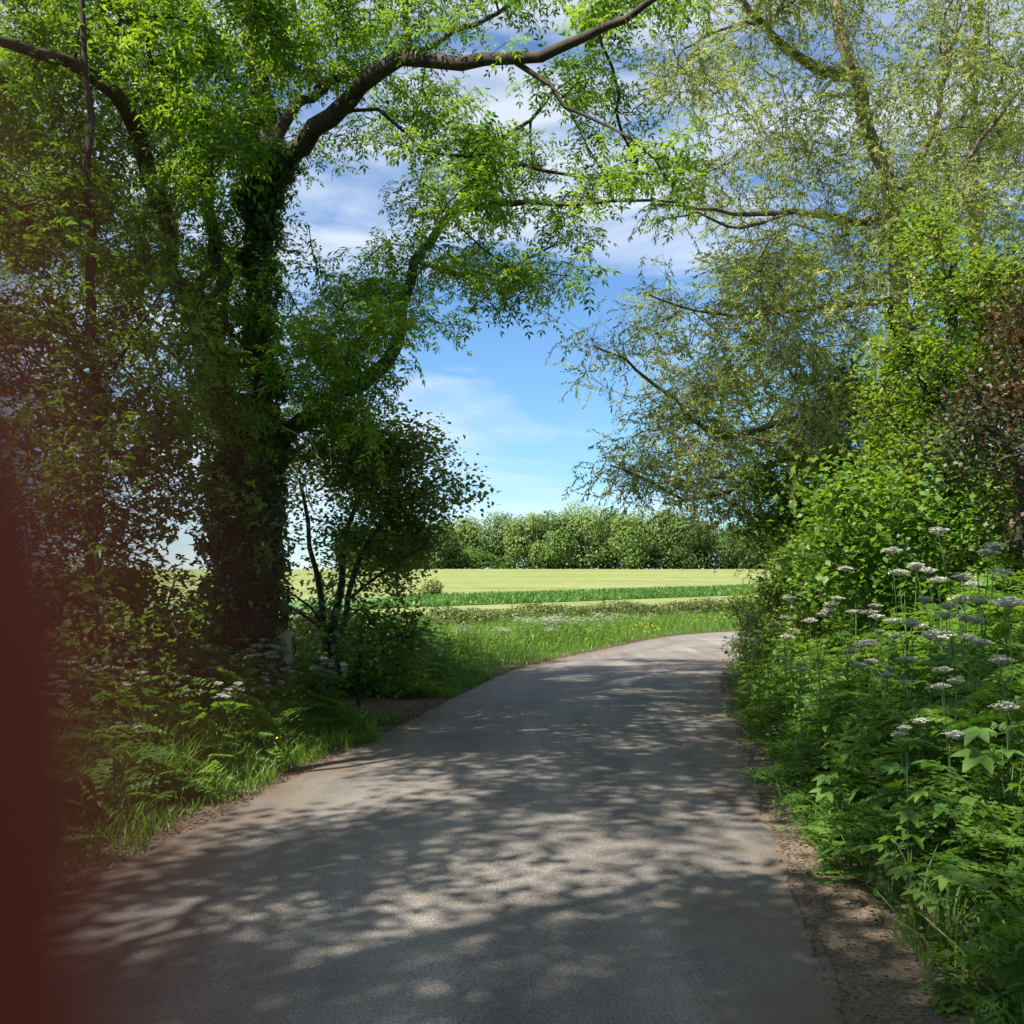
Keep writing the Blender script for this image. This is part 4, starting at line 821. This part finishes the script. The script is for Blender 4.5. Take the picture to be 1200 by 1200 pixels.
for i, (px, py, Yd, lb) in enumerate(BL):
    p = at(px, py, Yd); z = float(gz(p[0], p[1])); r_ = bp[i % 2]
    loc = (p[0], p[1], max(z, p[2] - .5))
    if i < 2: r_.location = loc; r_['label'] = lb
    else: copy_thing(r_, loc, U(0, 6.28), U(.9, 1.2), lb)

# ------------------------------------------------------------------ weathered post stub beside the ash
bm = bmesh.new(); pr = [(-.085, -.06), (.085, -.06), (.085, .06), (-.085, .06)]
lv = [(0, 1.05), (.5, 1.0), (.78, .98), (.92, .93)]; rings = []
for zz, s_ in lv: rings.append([bm.verts.new((a_ * s_ + .02 * zz + U(-.006, .006), b_ * s_ + U(-.006, .006), zz + (.05 * (a_ < 0) if zz > .9 else 0))) for a_, b_ in pr])
for a_, b_ in zip(rings[:-1], rings[1:]):
    for i in range(4): bm.faces.new((a_[i], a_[(i + 1) % 4], b_[(i + 1) % 4], b_[i]))
bm.faces.new(rings[-1]); bm.faces.new(rings[0][::-1])
bmesh.ops.bevel(bm, geom=bm.edges[:], offset=.012, segments=2, affect='EDGES')
me = bpy.data.meshes.new('wooden_post'); bm.to_mesh(me); bm.free(); me.materials.append(M_post)
o = bpy.data.objects.new('wooden_post', me); col.objects.link(o); p = at(339, 742, 12.0); o.location = (p[0], p[1], p[2] - .9); o.rotation_euler = (.05, -.1, .35)
tag(o, 'old weathered wooden post stub leaning beside the ivy-clad trunk', 'post')

# ------------------------------------------------------------------ the hand holding the phone: one fingertip covers the left edge of the lens
m, n, o_ = mat('skin'); p = N(n, 'ShaderNodeBsdfPrincipled'); p.inputs['Base Color'].default_value = (.29, .048, .027, 1); p.inputs['Roughness'].default_value = .8; p.inputs['Specular IOR Level'].default_value = .15
n.links.new(p.outputs[0], o_.inputs['Surface']); M_skin = m
E = lambda x, y, z: tuple(np.array((x, y, z)) * .001)
verts = []; edges = []; rad = []
def chain(pts, start=None):
    prev = start
    for x, y, z, r_ in pts:
        verts.append(E(x, y, z)); rad.append(r_ * .001); i = len(verts) - 1
        if prev is not None: edges.append((prev, i))
        prev = i
    return prev
chain([(-52, -14, -78, 17)]); wrist = chain([(-54, -20, -120, 19), (-58, -26, -160, 21), (-64, -34, -230, 25)], 0)
chain([(-48, -8, -55, 12), (-40, 12, -42, 8.6), (-24, 13, -24, 8.6), (-13, 8, -12, 8.8), (-9.8, 6, -6, 8.8), (-9.4, 6, -2, 8.7), (-9.1, 6, 1.4, 8.2), (-9.1, 6, 4.2, 6.4), (-9.4, 6, 6, 3)], 0)
for j, (dz, l) in enumerate(((-64, 1.0), (-80, .95), (-96, .8))):
    chain([(-48, -4, dz - 4, 11 - j), (-44, 12, dz - 2, 8.2), (-30 , 16 , dz, 7.6), (-30 + 20 * l, 12, dz - 2, 7)], 0)
chain([(-46, -22, -70, 12), (-34, -26, -50, 9.5), (-18, -20, -36, 8)], 0)
me = bpy.data.meshes.new('hand'); me.from_pydata(verts, edges, []); ho = bpy.data.objects.new('hand', me); col.objects.link(ho)
md = ho.modifiers.new('skin', 'SKIN'); sv = me.skin_vertices[0].data
for i, r_ in enumerate(rad): sv[i].radius = (r_, r_)
sv[0].use_root = True; md.use_smooth_shade = True
md = ho.modifiers.new('sub', 'SUBSURF'); md.levels = 2; md.render_levels = 2
me.materials.append(M_skin)
dg = bpy.context.evaluated_depsgraph_get(); ev = bpy.data.meshes.new_from_object(ho.evaluated_get(dg)); ho.modifiers.clear(); ho.data = ev; ev.name = 'hand'
if not ev.materials: ev.materials.append(M_skin)
ho.location = CAM - np.array((.0008, 0, .0008)); ho.rotation_euler = (PITCH, 0, 0)
tag(ho, 'blurred dark fingertip of a hand covering left edge of lens', 'hand')
bm = bmesh.new(); bmesh.ops.create_cube(bm, size=1)
for v in bm.verts: v.co = Vector((v.co.x * .072, v.co.y * .0075, v.co.z * .15))
bmesh.ops.bevel(bm, geom=bm.edges[:], offset=.003, segments=3, affect='EDGES')
me = bpy.data.meshes.new('phone'); bm.to_mesh(me); bm.free(); me.materials.append(noisemat('black_glass', (.01, .01, .012), (.015, .015, .017), 3, .2, 0))
po = bpy.data.objects.new('phone', me); col.objects.link(po); q = np.array((-.002, -.0065, -.058)); c_, s_ = math.cos(PITCH), math.sin(PITCH)
po.location = CAM + np.array((q[0], q[1] * c_ - q[2] * s_, q[1] * s_ + q[2] * c_)); po.rotation_euler = (PITCH, 0, 0)
tag(po, 'black mobile phone held upright in the hand', 'phone')
